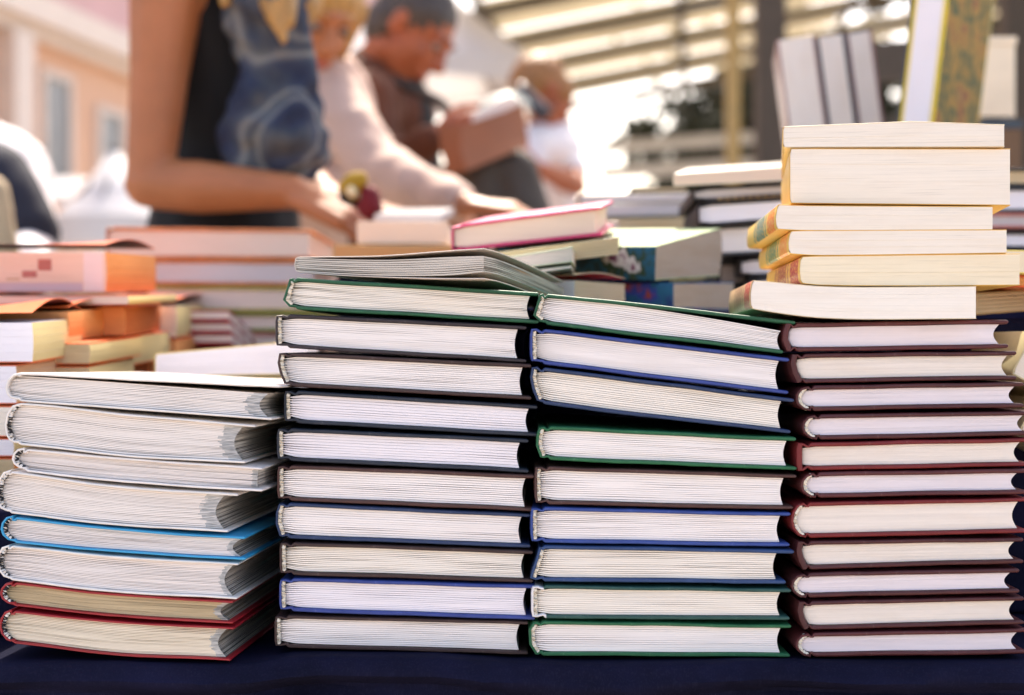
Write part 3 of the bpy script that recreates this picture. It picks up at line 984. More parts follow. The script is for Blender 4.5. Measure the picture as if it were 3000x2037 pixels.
# white paperback with lifted covers on the green book
MAGC = laminate("magazine_cover", (206, 196, 184), [(0, 0, 10, (206, 196, 184))], rough=0.3)
MAGE = laminate("magazine_cover_inside", (214, 200, 188), rough=0.4)
paperback(862, 1418, [(0, 753), (.2, 751), (.45, 749), (.75, 737), (1, 727)], [(0, 797), (.2, 807), (.5, 814), (.8, 818), (1, 818)],
          "white illustrated paperback with lifted covers lying on the green book", MAGE, Y=1.02, yaw=R(-15), pg='mag', n=8, L=0.225,
          gap=0.0003, ct=0.0007, pbot=[(0, 795), (.2, 803), (.5, 809), (.8, 808), (1, 797)], ptop=[(0, 755), (.2, 758), (.5, 760), (.8, 753), (1, 750)], spine='pround',
          sag=lambda x, y: -0.012 * min(1, max(0, (y - 0.02) / 0.2)) ** 1.3 * max(0, min(1, x / 0.08)), fore=FORE)

# ------------------------------------------------------------------ books further back on the stall
OR = laminate("cover_orange", (226, 104, 40), rough=0.35)
ORI = laminate("cover_orange_inside_shaded", (96, 26, 14), rough=0.6)  # inner face painted dark to deepen the shade under the curled covers
ORG = laminate("cover_orange_grey", (206, 96, 50), [(0, .05, .11, (120, 112, 104))], rough=0.35)
OFORE = paper("fore_orange", (206, 138, 82), 0.3, 0.2)
CFORE = paper("fore_cream_yellow", (204, 184, 132), 0.3, 0.1)
BFORE = paper("fore_burnt", (178, 100, 56), 0.3, 0.2)
GL = "orange covered paperbacks piled on the left"
rx0 = R(2.4)
PAPER['pinkp'] = lambda: paper('paper_rosy_marked', (226, 196, 176), 0.2, 0.1, patches=((.112, .124, .019, .029, (176, 110, 100)), (.098, .111, .013, .019, (180, 116, 108)), (.084, .096, .011, .0125, (186, 150, 120)), (.152, .169, 0, 1, (228, 208, 204)), (0, .151, .0, .0085, (204, 178, 182))))
LS = [  # xl, xr, top, bot, Y, L, fore, curl, label
    (-260, 310, 716, 857, 1.35, 0.17, OFORE, (0.007, 1.0, 0.4, -0.001), 740, 'pinkp', "thick orange paperback with a curled cover, high above the others on the left"),
    (-260, 374, 866, 894, 1.33, 0.20, CFORE, None, None, 'pink', "thin orange paperback under the thick curled one"),
    (-260, 366, 898, 985, 1.37, 0.17, BFORE, None, None, 'orange', "burnt orange paperback under the thin one"),
    (-260, 366, 989, 1075, 1.37, 0.17, CFORE, None, None, 'orange', "orange paperback low in the pile behind the gaping ones"),
    (-420, 95, 922, 1063, 1.15, 0.145, CFORE, (0.010, 1.0, 0.15, 0.001), 946, 'lilac', "orange paperback with a gaping arched cover above the white topmost book"),
    (-420, 48, 1070, 1184, 1.15, 0.15, paper("fore_peach", (224, 186, 146), 0.3, 0.1), None, None, 'lilac', "paperback under the one with the arched cover"),
    (-420, 42, 1190, 1280, 1.15, 0.15, CFORE, None, None, 'cream', "paperback with an orange edge beside the upper spines of the left stack"),
    (-420, 38, 1285, 1338, 1.15, 0.15, CFORE, None, None, 'lilac', "thin orange edged paperback beside the left stack spines"),
    (-420, 40, 1343, 1440, 1.15, 0.15, OFORE, None, None, 'tan', "lowest orange edged paperback beside the left stack spines"),
    (-100, 200, 905, 1000, 1.25, 0.185, OFORE, (0.006, 1.0, 0.2, 0.001), 914, 'orange', "paperback with a dark red gap under its cover, behind the arched one"),
    (-100, 262, 1006, 1068, 1.24, 0.155, CFORE, None, None, 'tan', "paperback with bright orange top lying low behind the arched one"),
    (-100, 262, 1074, 1190, 1.24, 0.15, CFORE, None, None, 'tan', "thick paperback under the bright orange topped one"),
    (100, 335, 962, 1022, 1.42, 0.225, CFORE, None, None, 'orange', "paperback behind the burnt orange one, its far corner catching light"),
    (100, 335, 1027, 1120, 1.42, 0.215, BFORE, None, None, 'orange', "brownish orange paperback low beside the white stack"),
    (350, 516, 884, 990, 1.55, 0.205, CFORE, (0.005, 1.0, 0.1, 0.001), 898, 'pink', "small orange paperback with a curled cover in front of the rosy stack"),
    (350, 516, 995, 1110, 1.55, 0.205, OFORE, None, None, 'orange', "orange paperback under the small curled one"),
]
for i, (xl, xr, tp, bt, Y, L, fo, cu, pt, pg, lab) in enumerate(LS):
    w = 0.13
    paperback(xl, xr, (tp, tp), (bt, bt), lab, ORG if i in (0, 1) else OR, Y=Y, anchor='R', L=L, n=5, pg=pg, fore=fo, curl=cu,
              ptop=(pt, pt) if pt else None, rx=rx0, ct=0.0008, back_col=ORI, group=GL, gap=0.0001, conc=-0.001, yaw=R(-1.5 + (i * 7 % 5)))
riser(-0.60, -0.335, 1.075, 1.32, P(0, 1462, 1.15).z, "navy covered box behind the white topped stack, nearest the left edge")  # added support, front brought forward to shade a sunlit patch of cloth
riser(-0.60, -0.25, 1.335, 1.68, P(0, 1080, 1.37).z - 0.03, "navy covered box under the orange paperbacks")

# rosy stack of large books
GP = "large rosy paged books stacked behind the orange paperbacks"
C_OB = cloth_cover("cover_tan_orange", (200, 122, 72), 0.1)
C_OL = cloth_cover("cover_olive", (176, 160, 84), 0.1)
C_OL2 = cloth_cover("cover_moss", (140, 140, 62), 0.1)
C_PK = cloth_cover("cover_faded_rose", (190, 120, 110), 0.1)
PS = [
    (310, 915, (664, 672), (757, 760), C_OB, 'pink', "large rosy paged book with a tan orange cover, topmost of the rosy stack"),
    (430, 930, (760, 763), (834, 838), C_OB, 'grey', "large book second from the top of the rosy stack"),
    (430, 925, (838, 842), (912, 914), C_OL, 'pink', "large book with an olive cover in the middle of the rosy stack"),
    (430, 930, (916, 918), (970, 972), C_OL2, 'pink', "large book with a moss green cover low in the rosy stack"),
    (430, 925, (974, 976), (1040, 1042), C_PK, 'pink', "large rose covered book, bottom of the rosy stack"),
]
for i, (xl, xr, tp, bt, mt, pg, lab) in enumerate(PS):
    hardcover(xl, xr, tp, bt, lab, mt, Y=1.7, spine='flat', pg=pg, n=4, L=0.27, t=0.0035, band=None, group=GP, gap=0.0001, fan=0.2, inset=0.004, conc=0.001)
riser(-0.46, -0.2, 1.72, 1.98, P(0, 1046, 1.7).z, "navy covered box under the rosy stack")
RS = laminate("cover_red_white", (176, 44, 52), [(1, .02, .03, (230, 215, 210)), (1, .05, .065, (230, 215, 210)), (1, .1, .12, (230, 215, 210))])
for i in range(3):
    y = 908 + i * 34
    paperback(640, 668 + i * 5, (y, y), (y + 31, y + 31), ["topmost of three thin red covered paperbacks fanned behind the white stack",
              "middle one of three thin red covered paperbacks fanned behind the white stack", "lowest of three thin red covered paperbacks fanned behind the white stack"][i],
              RS, Y=1.62, anchor='R', L=0.14, n=2, pg='pink', yaw=R(-10), rx=R(-16), ct=0.002, group="thin red paperbacks behind the white stack", W=0.1)
YW = laminate("cover_pale_yellow", (222, 196, 130))
paperback(452, 900, (1036, 996), [(0, 1105), (1, 1098)], "white paged book with a pale yellow cover behind the white topmost book", YW, Y=1.28, n=7, pg='lilac', L=0.17, ct=0.0012, gap=0.0001, yaw=R(4))
paperback(455, 900, (1110, 1104), (1180, 1175), "white paged book under the one with a pale yellow cover", YW, Y=1.28, n=5, pg='lilac', L=0.17, ct=0.0012, gap=0.0001, yaw=R(3))
riser(-0.285, -0.17, 1.285, 1.32, P(0, 1182, 1.28).z, "small navy covered box behind the upper left stack")

# books behind the centre
C_GR = laminate("cover_cool_grey", (120, 120, 126))
C_TAN = laminate("cover_tan", (214, 170, 110))
paperback(1045, 1312, (648, 650), (713, 714), "small white paged book lying in front of the young woman's hand", laminate("cover_white_plain", (226, 216, 206)), Y=1.72, n=4, pg='pink', L=0.17, gap=0.00005)
paperback(975, 1338, (717, 719), (800, 800), "tan paged book under the small white paged one", C_TAN, Y=1.66, n=4, pg='orange', L=0.22, gap=0.00005, ct=0.001)
paperback(1095, 1292, (630, 628), (652, 650), "thin grey book tilted towards the camera beyond the small white paged one", C_GR, Y=1.92, n=2, pg='grey', L=0.15, rx=R(8), yaw=R(-4))
riser(-0.19, -0.03, 1.68, 1.86, P(0, 805, 1.66).z, "navy covered box behind the pink book's left end")
PINK = laminate("cover_magenta", (206, 50, 110), rough=0.3)
hardcover(1322, 1766, (661, 604), (738, 691), "thick hardcover with a glossy magenta cover, tilted up to the right", PINK, Y=1.30, yaw=R(-7), rx=R(7),
          spine='flat', pg='pink', n=6, L=0.16, t=0.0026, band=None, gap=0.00005, fan=0.2, inset=0.006, conc=0.0005)
paperback(1440, 1813, (742, 694), (790, 746), "beige paged paperback directly under the magenta book", laminate("cover_beige", (208, 190, 160)), Y=1.265, n=6, pg='tan', L=0.10, gap=0.00008, rx=R(3))
paperback(1690, 1813, (652, 649), (692, 690), "coral covered paperback peeping out right of the magenta book", laminate("cover_coral", (226, 160, 130)), Y=1.6, n=3, pg='pink', L=0.12)
paperback(1415, 1676, [(0, 765), (1, 722)], [(0, 800), (1, 768)], "pale green edged magazine leaning out from behind the lifted covers", laminate("cover_pale_green", (196, 204, 176)), Y=1.2, n=5, pg='mag', L=0.10, ct=0.0012, gap=0.0001, yaw=R(-4))
paperback(1430, 1674, [(0, 806), (1, 775)], [(0, 822), (1, 789)], "very thin booklet under the pale green edged magazine", laminate("cover_dark_moss", (72, 84, 60)), Y=1.195, n=2, pg='mag', L=0.10, ct=0.001, yaw=R(-4))
paperback(1560, 1683, (810, 806), (900, 900), "paperback with a bulging red lined cover behind the green hardcovers", laminate("cover_sand", (206, 190, 160)), Y=1.22, anchor='R', yaw=R(-32),
          n=6, pg='lilac', L=0.085, fore=paper("fore_sand", (186, 172, 146), 0.3, 0.1), curl=(0.003, 1.0, 0.0, 0.0), back_col=laminate("cover_red_inside", (184, 24, 34)), ptop=(822, 822), ct=0.0012, W=0.05)
riser(-0.03, 0.09, 1.22, 1.5, P(0, 906, 1.22).z, "navy covered box behind the meeting point of the two green hardcovers")
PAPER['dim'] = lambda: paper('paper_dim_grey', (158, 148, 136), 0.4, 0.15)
ART1 = photo_cover("cover_garden_picture", [(20, 44, 20), (24, 60, 70), (24, 84, 110), (40, 60, 30), (210, 205, 205), (120, 60, 90)], 38)
ART2 = photo_cover("cover_blue_picture", [(18, 22, 60), (30, 44, 110), (24, 90, 120), (46, 60, 140), (150, 60, 50)], 34)
GREENTOP = photo_cover("cover_pale_meadow", [(110, 132, 84), (160, 176, 132), (96, 120, 74)], 30)
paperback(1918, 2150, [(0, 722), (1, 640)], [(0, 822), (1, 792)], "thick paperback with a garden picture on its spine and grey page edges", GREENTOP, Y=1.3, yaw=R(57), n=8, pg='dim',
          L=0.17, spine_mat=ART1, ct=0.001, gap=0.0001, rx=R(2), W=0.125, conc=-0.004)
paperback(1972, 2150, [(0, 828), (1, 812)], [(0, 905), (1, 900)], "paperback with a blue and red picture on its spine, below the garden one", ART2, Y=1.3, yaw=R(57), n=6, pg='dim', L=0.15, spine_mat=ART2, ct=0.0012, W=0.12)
riser(0.10, 0.19, 1.315, 1.42, P(0, 908, 1.3).z, "navy covered box behind the sagging green hardcover")
GM = "flat books behind the magenta book"
BEI = laminate("cover_stone", (190, 172, 146))
paperback(1700, 2034, (572, 566), (596, 592), "stone coloured book, topmost of the flat books behind the magenta one", BEI, Y=1.78, n=3, pg='grey', L=0.17, group=GM, rx=R(2))
paperback(1700, 2038, (600, 596), (636, 630), "lilac paged book between stone and cream ones behind the magenta book", laminate("cover_cream_plain", (226, 212, 176)), Y=1.77, n=3, pg='grey', L=0.17, group=GM)
paperback(1720, 2052, (640, 634), (700, 694), "tan paged book, lowest of the flat books behind the magenta one", laminate("cover_dark_green", (70, 84, 56)), Y=1.76, n=4, pg='tan', L=0.18, group=GM, ct=0.0012)
riser(0.09, 0.19, 1.78, 1.93, P(0, 702, 1.76).z, "navy covered box behind the thick garden paperback")
paperback(1848, 2012, (548, 545), (568, 565), "small black covered book lying on the stone coloured one", laminate("cover_black", (34, 30, 28)), Y=1.84, n=2, pg='tan', L=0.1, ct=0.0025)

# dark covered stack left of the cream paperbacks
GN = "dark covered hardcovers stacked left of the cream paperbacks"
BK = cloth_cover("cover_near_black", (40, 36, 38), 0.1)
BKD = cloth_cover("cover_charcoal", (58, 60, 64), 0.1)
LG = laminate("cover_pale_gloss", (226, 216, 196), rough=0.25)
paperback(1972, 2330, (510, 486), (546, 528), "book with a pale glossy cover catching the sun, topmost of the dark covered stack", LG, Y=1.45, n=4, pg='pink', L=0.19, rx=R(8), ct=0.001, gap=0.00006, yaw=R(-10))
NS = [
    (2030, 2340, (549, 533), (592, 572), BK, 'grey', 1.45, "black covered book with a beaded gilt edge, second in the dark covered stack"),
    (2044, 2340, (594, 576), (664, 644), BK, 'lilac', 1.45, "thick white paged book with black covers, third in the dark covered stack"),
    (2076, 2340, (665, 648), (752, 738), BKD, 'white', 1.46, "thickest white paged book with charcoal covers, fourth in the dark covered stack"),
    (2168, 2380, (755, 748), (812, 806), BK, 'lilac', 1.47, "short black covered book set back to the right under the thickest one"),
    (2196, 2400, (814, 810), (858, 852), BKD, 'lilac', 1.47, "thin charcoal covered book peeping above the bottom cream paperback"),
    (2150, 2380, (860, 856), (935, 930), BK, 'grey', 1.47, "black covered book, lowest of the dark covered stack"),
]
for (xl, xr, tp, bt, mt, pg, Y, lab) in NS:
    o = hardcover(xl, xr, tp, bt, lab, mt, Y=Y, spine='flat', pg=pg, n=5, L=0.18, t=0.003, band=None, group=GN, gap=0.00008, fan=0.2, inset=0.004, conc=0.001, yaw=R(-2))
    if 'beaded' in lab:
        for k in range(9):
            mb = MB()
            q = P(2110 + k * 22, 583.5 - k * 1.05, Y) - Vector(o.location)
            mb.tube([(q.x - .0022, -0.0003, q.z), (q.x, -0.0012, q.z), (q.x + .0022, -0.0003, q.z)], [0.0008, 0.0013, 0.0008], 8)
            mb.build("gilt_bead", plain("gilt", (230, 190, 140), 0.25, metallic=0.8), o)
riser(0.21, 0.36, 1.49, 1.64, P(0, 937, 1.47).z, "navy covered box behind the cream paperbacks")
GY = "small yellow and green books behind the garden paperback"
for i, (a, b, c) in enumerate(((782, 826, (180, 168, 110)), (830, 858, (92, 128, 70)), (862, 925, (196, 176, 90)))):
    paperback(2010, 2110, (a, a - 3), (b, b - 2), ["khaki covered small book, topmost of three beside the dark covered stack", "green covered small book, middle of three beside the dark covered stack",
              "mustard covered small book, lowest of three beside the dark covered stack"][i], laminate("cover_small_%s" % ["khaki", "green", "mustard"][i], c), Y=1.6, n=3, pg='yellow', L=0.15, ct=0.003, group=GY)
riser(0.175, 0.205, 1.61, 1.74, P(0, 927, 1.6).z, "narrow navy covered box under the small yellow and green books")
paperback(2094, 2182, (762, 758), (846, 842), "charcoal booklet standing on the slate blue one", BKD, Y=1.52, n=3, pg='grey', L=0.1, ct=0.006)
paperback(2094, 2168, (850, 848), (930, 928), "slate blue book below the charcoal booklet", laminate("cover_slate", (96, 104, 122)), Y=1.52, n=3, pg='grey', L=0.1, ct=0.007)

# right edge of the picture
GR = "grey books at the right edge behind the cream paperbacks"
for i, (a, b, mt, pg) in enumerate(((490, 545, BK, 'tan'), (547, 620, BKD, 'lilac'), (622, 668, C_PK, 'grey'), (676, 728, BK, 'lilac'))):
    hardcover(2760, 3200, (a, a + 4), (b, b + 3), ["black bound book with tan pages, topmost of four at the right edge", "thick lilac paged book, second of four at the right edge",
              "grey paged book with a faded rose cover, third of four at the right edge", "lilac paged book with black covers, lowest of four at the right edge"][i],
              mt, Y=1.5, spine='flat', pg=pg, n=4, L=0.18, t=0.003, band=None, group=GR, gap=0.00006, fan=0.2)
PATT = photo_cover("cover_yellow_pattern", [(216, 196, 110), (120, 110, 70), (226, 206, 120), (90, 84, 60), (220, 200, 110)], 260)
paperback(2910, 3200, (732, 736), (800, 806), "yellow patterned paperback at the right edge above the orange one", laminate("cover_yellow_line", (236, 214, 110)), Y=1.12, n=4, pg='yellow', L=0.15, spine_mat=PATT, fore=PATT, ct=0.001, yaw=R(8))
paperback(2925, 3200, (806, 812), (838, 856), "orange covered paperback at the right edge beside the lowest yellow spine", laminate("cover_deep_orange", (220, 96, 30)), Y=1.14, n=3, pg='orange', L=0.15, ct=0.0015, yaw=R(12))
OCH = laminate("cover_ochre", (196, 160, 96))
paperback(2800, 3150, [(0, 862), (.5, 852), (1, 846)], [(0, 928), (1, 900)], "ochre paperback lying open edge down right of the curved cream one", OCH, Y=1.16, n=5, pg='tan', L=0.16, ct=0.001, yaw=R(22), gap=0.0003)
o = paperback(2962, 3230, (950, 950), (1095, 1095), "cream paged paperback leaning against the maroon stack at the right edge", laminate("cover_cream_edge", (206, 192, 150)), Y=1.05, n=8, pg='cream', L=0.16, ct=0.0012, ry=R(28), gap=0.00008)
o = paperback(2985, 3230, (1150, 1150), (1262, 1262), "second leaning cream paperback, lower at the right edge", laminate("cover_cream_edge", (206, 192, 150)), Y=1.06, n=8, pg='cream', L=0.16, ct=0.0012, ry=R(28), gap=0.00008)
riser(0.30, 0.60, 1.17, 1.34, P(0, 932, 1.16).z, "navy covered box behind the maroon stack")
riser(0.36, 0.50, 1.5, 1.68, P(0, 732, 1.5).z, "navy covered box under the four grey books at the right edge")

# upright books on the shelf at the back
GU = "upright books on the back shelf"
DK = laminate("cover_dark_slate", (62, 62, 72))
DR = laminate("cover_dull_rose", (150, 110, 106))
for i, (xb, w, mt, lab) in enumerate(((2452, 112, DR, "upright lilac paged book with a rose cover, leftmost of three"), (2541, 84, DK, "upright lilac paged book with a dark cover in the middle of three"),
                                      (2622, 76, DR, "upright lilac paged book, rightmost of three beside the tall yellow one"))):
    Y = 1.9
    s = K * Y
    h = (590 - 96 + (0, 5, 14)[i]) * s
    o = paperback(0, h / s, (500 - w, 500 - w), (500, 500), lab, mt, Y=Y, n=4, pg='smoothc', L=0.15, ct=0.0035 if i else 0.003, W=h, group=GU, name="upright_book", gap=0.0001)
    o.location = P(xb, 590, Y)
    o.rotation_euler = (0, R(-90 - 7.5), R(-8))
PT = photo_cover("cover_golden_flowers", [(96, 70, 22), (136, 108, 34), (66, 76, 36), (150, 116, 40), (116, 66, 34), (150, 124, 60)], 17)
s = K * 1.75
o = paperback(0, 800, (400, 400), (500, 500), "tall leaning book with lilac pages and a yellow flowery cover", laminate("cover_bright_yellow", (228, 200, 30)), Y=1.75, n=5, pg='lilac', L=0.17, ct=0.004, W=690 * s, name="upright_book")
o.location = P(2704, 600, 1.75)
o.rotation_euler = (0, R(-90 + 7), R(-33))
mb = MB()
mb.box(0.01, 690 * s - 0.004, 0.004, 0.166, -0.0006, -0.0001)
mb.build("cover_picture", PT, o)
mb = MB()
mb.box(0.001, 690 * s - 0.001, 0.0, 0.168, 100 * s + 0.0002, 100 * s + 0.003)
mb.build("back_cover", DK, o)
mb = MB()
mb.box(0, 0.52, 0, 0.3, -0.02, 0)
SH = plain("shelf_wood", (104, 84, 62), 0.6, 0.3, 60)
sh = empty("display_shelf", P(2290, 592, 1.72))
tag(sh, "brown wooden shelf carrying the upright books behind the cream paperbacks", "shelf")
mb.build("shelf_board", SH, sh)
zt = sh.location.z - TZ - 0.02
for x in (0.02, 0.48):
    for y in (0.03, 0.26):
        mb = MB(); mb.box(x - .012, x + .012, y - .012, y + .012, -0.02 - zt, -0.02); mb.build("leg", SH, sh)
CB = plain("box_cream", (232, 216, 190), 0.4)
BB = plain("box_brown", (112, 84, 58), 0.6)
rt = empty("cardboard_box", P(2853, 342, 2.1)); tag(rt, "cream box with a sunlit lid at the upper right, resting on a brown one", "box")
mb = MB(); mb.box(0, 0.056, 0, 0.2, 0, 0.098); mb.build("body", CB, rt, smooth=False)
mb = MB(); mb.box(-0.002, 0.058, -0.002, 0.202, 0.0985, 0.108); mb.build("lid", CB, rt, smooth=False)
rt = empty("cardboard_box", P(2862, 352, 2.1)); tag(rt, "brown box with a dark blue rim under the cream one", "box")
hh = rt.location.z - TZ - 0.35
mb = MB(); mb.box(0, 0.06, 0, 0.2, -0.35 - hh, -0.012); mb.build("body", BB, rt, smooth=False)
mb = MB(); mb.box(-0.002, 0.062, -0.002, 0.202, -0.0115, 0); mb.build("rim", laminate("rim_dark_blue", (56, 66, 78)), rt, smooth=False)

# ------------------------------------------------------------------ buildings, roof and trees behind the market
PEACH = plain("plaster_peach", (222, 180, 150), 0.85, 0.2, 30, 0.06, 1.5)
ROSE = plain("plaster_rose", (206, 166, 164), 0.85, 0.2, 30, 0.06, 1.5)
CREAMP = plain("plaster_cream", (222, 208, 196), 0.85, 0.1, 30, 0.05)
GLASS = plain("window_glass", (140, 142, 142), 0.35)
bl = empty("apartment_building", (-4.2, 11, 0), (0, 0, math.atan2(11, 2.2)))
tag(bl, "peach plastered apartment building with a pale cornice across the square", "building")
# local x runs along the facade, local -y (right hand side) faces the square


def part(name, mat, parent, *boxes, bevel=0.0):
    mb = MB()
    for b in boxes: mb.box(*b)
    o = mb.build(name, mat, parent, smooth=False)
    return o


part("lower_wall", PEACH, bl, (-6, 12, 0, 6, 0, 3.5))
part("cornice", CREAMP, bl, (-6, 12, -0.22, 0, 3.5, 3.72), (-6, 12, -0.12, 0, 3.4, 3.497))
part("upper_wall", ROSE, bl, (-6, 12, -0.003, 6, 3.723, 11))
part("pilaster", CREAMP, bl, (1.05, 1.35, -0.16, -0.003, 0, 3.39))
part("downpipe", plain("pipe_grey", (190, 186, 184), 0.4), bl, (0.55, 0.65, -0.2, -0.1, 0, 11))
for x, z0, z1 in ((1.75, 2.3, 3.15), (2.75, 1.6, 3.0), (4.2, 1.6, 3.0), (6.0, 1.6, 3.0)):
    w = empty("window", (x, -0.01, z0)); w.parent = bl
    part("frame", CREAMP, w, (-0.06, 0, -0.04, 0.02, -0.06, z1 - z0 + 0.06), (0.42, 0.48, -0.04, 0.02, -0.06, z1 - z0 + 0.06), (0, 0.42, -0.04, 0.02, z1 - z0, z1 - z0 + 0.06), (0, 0.42, -0.07, 0.02, -0.06, 0))
    part("pane", GLASS, w, (0.002, 0.418, -0.01, 0.005, 0.002, z1 - z0 - 0.002))
for x in (1.6, 3.4, 5.2, 7.5):
    w = empty("window", (x, -0.012, 4.6)); w.parent = bl
    part("frame", CREAMP, w, (-0.08, 0, -0.04, 0.02, -0.08, 1.58), (0.8, 0.88, -0.04, 0.02, -0.08, 1.58), (0, 0.8, -0.04, 0.02, 1.5, 1.58), (0, 0.8, -0.08, 0.02, -0.08, 0))
    part("pane", GLASS, w, (0.002, 0.798, -0.01, 0.005, 0.002, 1.498))
aw = empty("shop_awning", P(205, 560, 10.5)); tag(aw, "small white awning low in front of the peach building", "awning")
mb = MB()
a = [mb.vert(c) for c in ((-.12, -.5, -.09), (.14, -.5, -.09), (.14, 0, .09), (-.12, 0, .09), (-.12, -.5, -.13), (.14, -.5, -.13))]
mb.face([a[0], a[1], a[2], a[3]]); mb.face([a[4], a[5], a[1], a[0]])
WCL = plain("canvas_white", (214, 212, 214), 0.7, 0.2, 60, 0.03, trans=0.25)
mb.build("awning_sheet", WCL, aw)
mb = MB()
for x in (-.11, .13):
    mb.tube([(x, -.48, -.1), (x, -.48, -P(205, 560, 10.5).z)], [.012, .012], 8)
mb.build("awning_frame", plain("metal_grey", (120, 120, 120), 0.4), aw)


def parasol(loc, zap, zeave, rad, label, n=8, tilt=0):
    r = empty("market_parasol", loc, (0, 0, tilt)); tag(r, label, "parasol")
    mb = MB()
    ap = mb.vert((0, 0, zap))
    prev = []
    for ring, f in ((1, 0.5), (2, 1.0)):
        cur = []
        for k in range(n * 2):
            a = math.pi * k / n
            rr = rad * f * (1 if k % 2 == 0 else 0.95)
            cur.append(mb.vert((rr * math.cos(a), rr * math.sin(a), zap + (zeave - zap) * f - (0.04 * f * (1 - f) * 4)), (k, f)))
        for k in range(n * 2):
            k2 = (k + 1) % (n * 2)
            if prev: mb.face([prev[k], cur[k], cur[k2], prev[k2]])
            else: mb.face([ap, cur[k], cur[k2]])
        prev = cur
    val = [mb.vert((mb.v[i][0] * 1.003, mb.v[i][1] * 1.003, mb.v[i][2] - 0.14)) for i in prev]
    for k in range(n * 2):
        k2 = (k + 1) % (n * 2)
        mb.face([prev[k], val[k], val[k2], prev[k2]])
    mb.build("canopy", WCL, r)
    mb = MB(); mb.tube([(0, 0, 0), (0, 0, zap - .01)], [0.022, 0.022], 10); mb.build("pole", plain("pole_grey", (110, 106, 100), 0.5), r)
    for k in range(n):
        a = 2 * math.pi * k / n
        mb = MB(); mb.tube([(0, 0, zap - 0.05), (rad * .97 * math.cos(a), rad * .97 * math.sin(a), zeave - 0.02)], [0.01, 0.008], 6)
        mb.build("rib", plain("pole_grey", (110, 106, 100), 0.5), r)
    mb = MB(); mb.tube([(0, 0, 0.001), (0, 0, 0.06)], [0.25, 0.22], 20); mb.build("base", plain("concrete", (130, 126, 120), 0.8), r)


q = P(1235, 0, 10.5)
parasol((q.x, q.y, 0), 3.5, 2.75, 0.95, "large white market parasol behind the reading man", 8, 0.2)
q = P(335, 0, 7.5)
parasol((q.x, q.y, 0), P(0, 425, 7.5).z, P(0, 640, 7.5).z, 0.30, "steep white parasol behind the young woman's elbow", 8)

# market hall roof
rd = math.atan2(0.74, 6.1)
DKB = plain("beam_dark", (84, 76, 64), 0.7, 0.2, 40, 0.15)
PAN = plain("roof_sheet", (190, 178, 148), 0.6, 0.1, 40, 0.3, 1.2, trans=0.3)
STE = plain("steel_pale", (196, 198, 200), 0.4)
rf = empty("market_hall", (-0.55, 8.6, 0), (0, 0, -rd))
tag(rf, "open market hall with cream roof sheets on dark beams", "hall")
sl = 0.17
ZR = 3.3


def zz(x): return ZR + sl * x


def slopebox(mb, x0, x1, y0, y1, t0, t1):
    b = []
    for t in (t0, t1):
        for x, y in ((x0, y0), (x1, y0), (x1, y1), (x0, y1)): b.append(mb.vert((x, y, zz(x) + t), (x + y, t)))
    for f in ((0, 3, 2, 1), (4, 5, 6, 7), (0, 1, 5, 4), (1, 2, 6, 5), (2, 3, 7, 6), (3, 0, 4, 7)): mb.face([b[i] for i in f])


WX = 7.0
ny = 8
step = 1.15
for k in range(ny):
    mb = MB(); slopebox(mb, 0, WX, -1.2 + k * step, -1.2 + k * step + 0.06, -0.09, 0); mb.build("cross_beam", DKB, rf, smooth=False)
for k in range(ny - 1):
    for j in range(5):
        if (k * 3 + j * 5) % 11 == 3: continue
        y0 = -1.2 + k * step + 0.075
        x0 = 0.05 + j * 1.4
        mb = MB()
        mb.face([mb.vert((x, y, zz(x) + 0.05), (x, y)) for x, y in ((x0, y0 - 0.02), (x0 + 1.34, y0 - 0.02), (x0 + 1.34, y0 + step - 0.09), (x0, y0 + step - 0.09))])
        mb.build("roof_sheet", PAN, rf, smooth=False)
for j in range(6):
    mb = MB(); slopebox(mb, j * 1.4, j * 1.4 + 0.06, -1.3, -1.2 + step * (ny - 1) + 0.1, 0.002, 0.044); mb.build("rafter", DKB, rf, smooth=False)
mb = MB(); mb.beam((0.6, 6.9, zz(0.6) - 0.75), (6.8, 6.9, zz(0.6) - 0.5), 0.1, 0.12); mb.build("tie_beam", STE, rf, smooth=False)
mb = MB(); mb.beam((0.6, 6.9, zz(0.6) - 0.5), (6.8, 6.9, zz(0.6) - 0.2), 0.1, 0.1); mb.build("tie_beam", STE, rf, smooth=False)
for j, (x, y, w, m) in enumerate(((0.25, 6.7, .09, DKB), (4.4, 6.7, .12, DKB))):
    mb = MB(); mb.box(x, x + w, y, y + w, 0, zz(x) - .16); mb.build("post", m, rf, smooth=False)


def post(px, wpx, Y, mat, lab, ztop=4.2):
    q = P(px, 0, Y); w = wpx * K * Y
    r = empty("market_post", (q.x, q.y, 0)); tag(r, lab, "post")
    mb = MB(); mb.box(-w / 2, w / 2, 0, w, 0.05, ztop); mb.build("shaft", mat, r, smooth=False)
    mb = MB(); mb.box(-w, w, -w / 2, w * 1.5, 0, 0.0495); mb.build("foot_plate", mat, r, smooth=False)
    mb = MB(); mb.beam((0, w / 2, ztop - 0.9), (0.6, w / 2, ztop - 0.1), w * .6, w * .6); mb.build("brace", mat, r, smooth=False)


post(2150, 38, 8.0, plain("post_ochre", (176, 146, 88), 0.5), "slim ochre post left of the dark square post")
post(2262, 84, 6.0, plain("post_dark", (74, 62, 50), 0.7), "thick dark post between the ochre post and the upright books")
post(2995, 84, 3.2, plain("post_dark_2", (66, 54, 40), 0.7), "dark post at the right edge beside the boxes", 2.6)
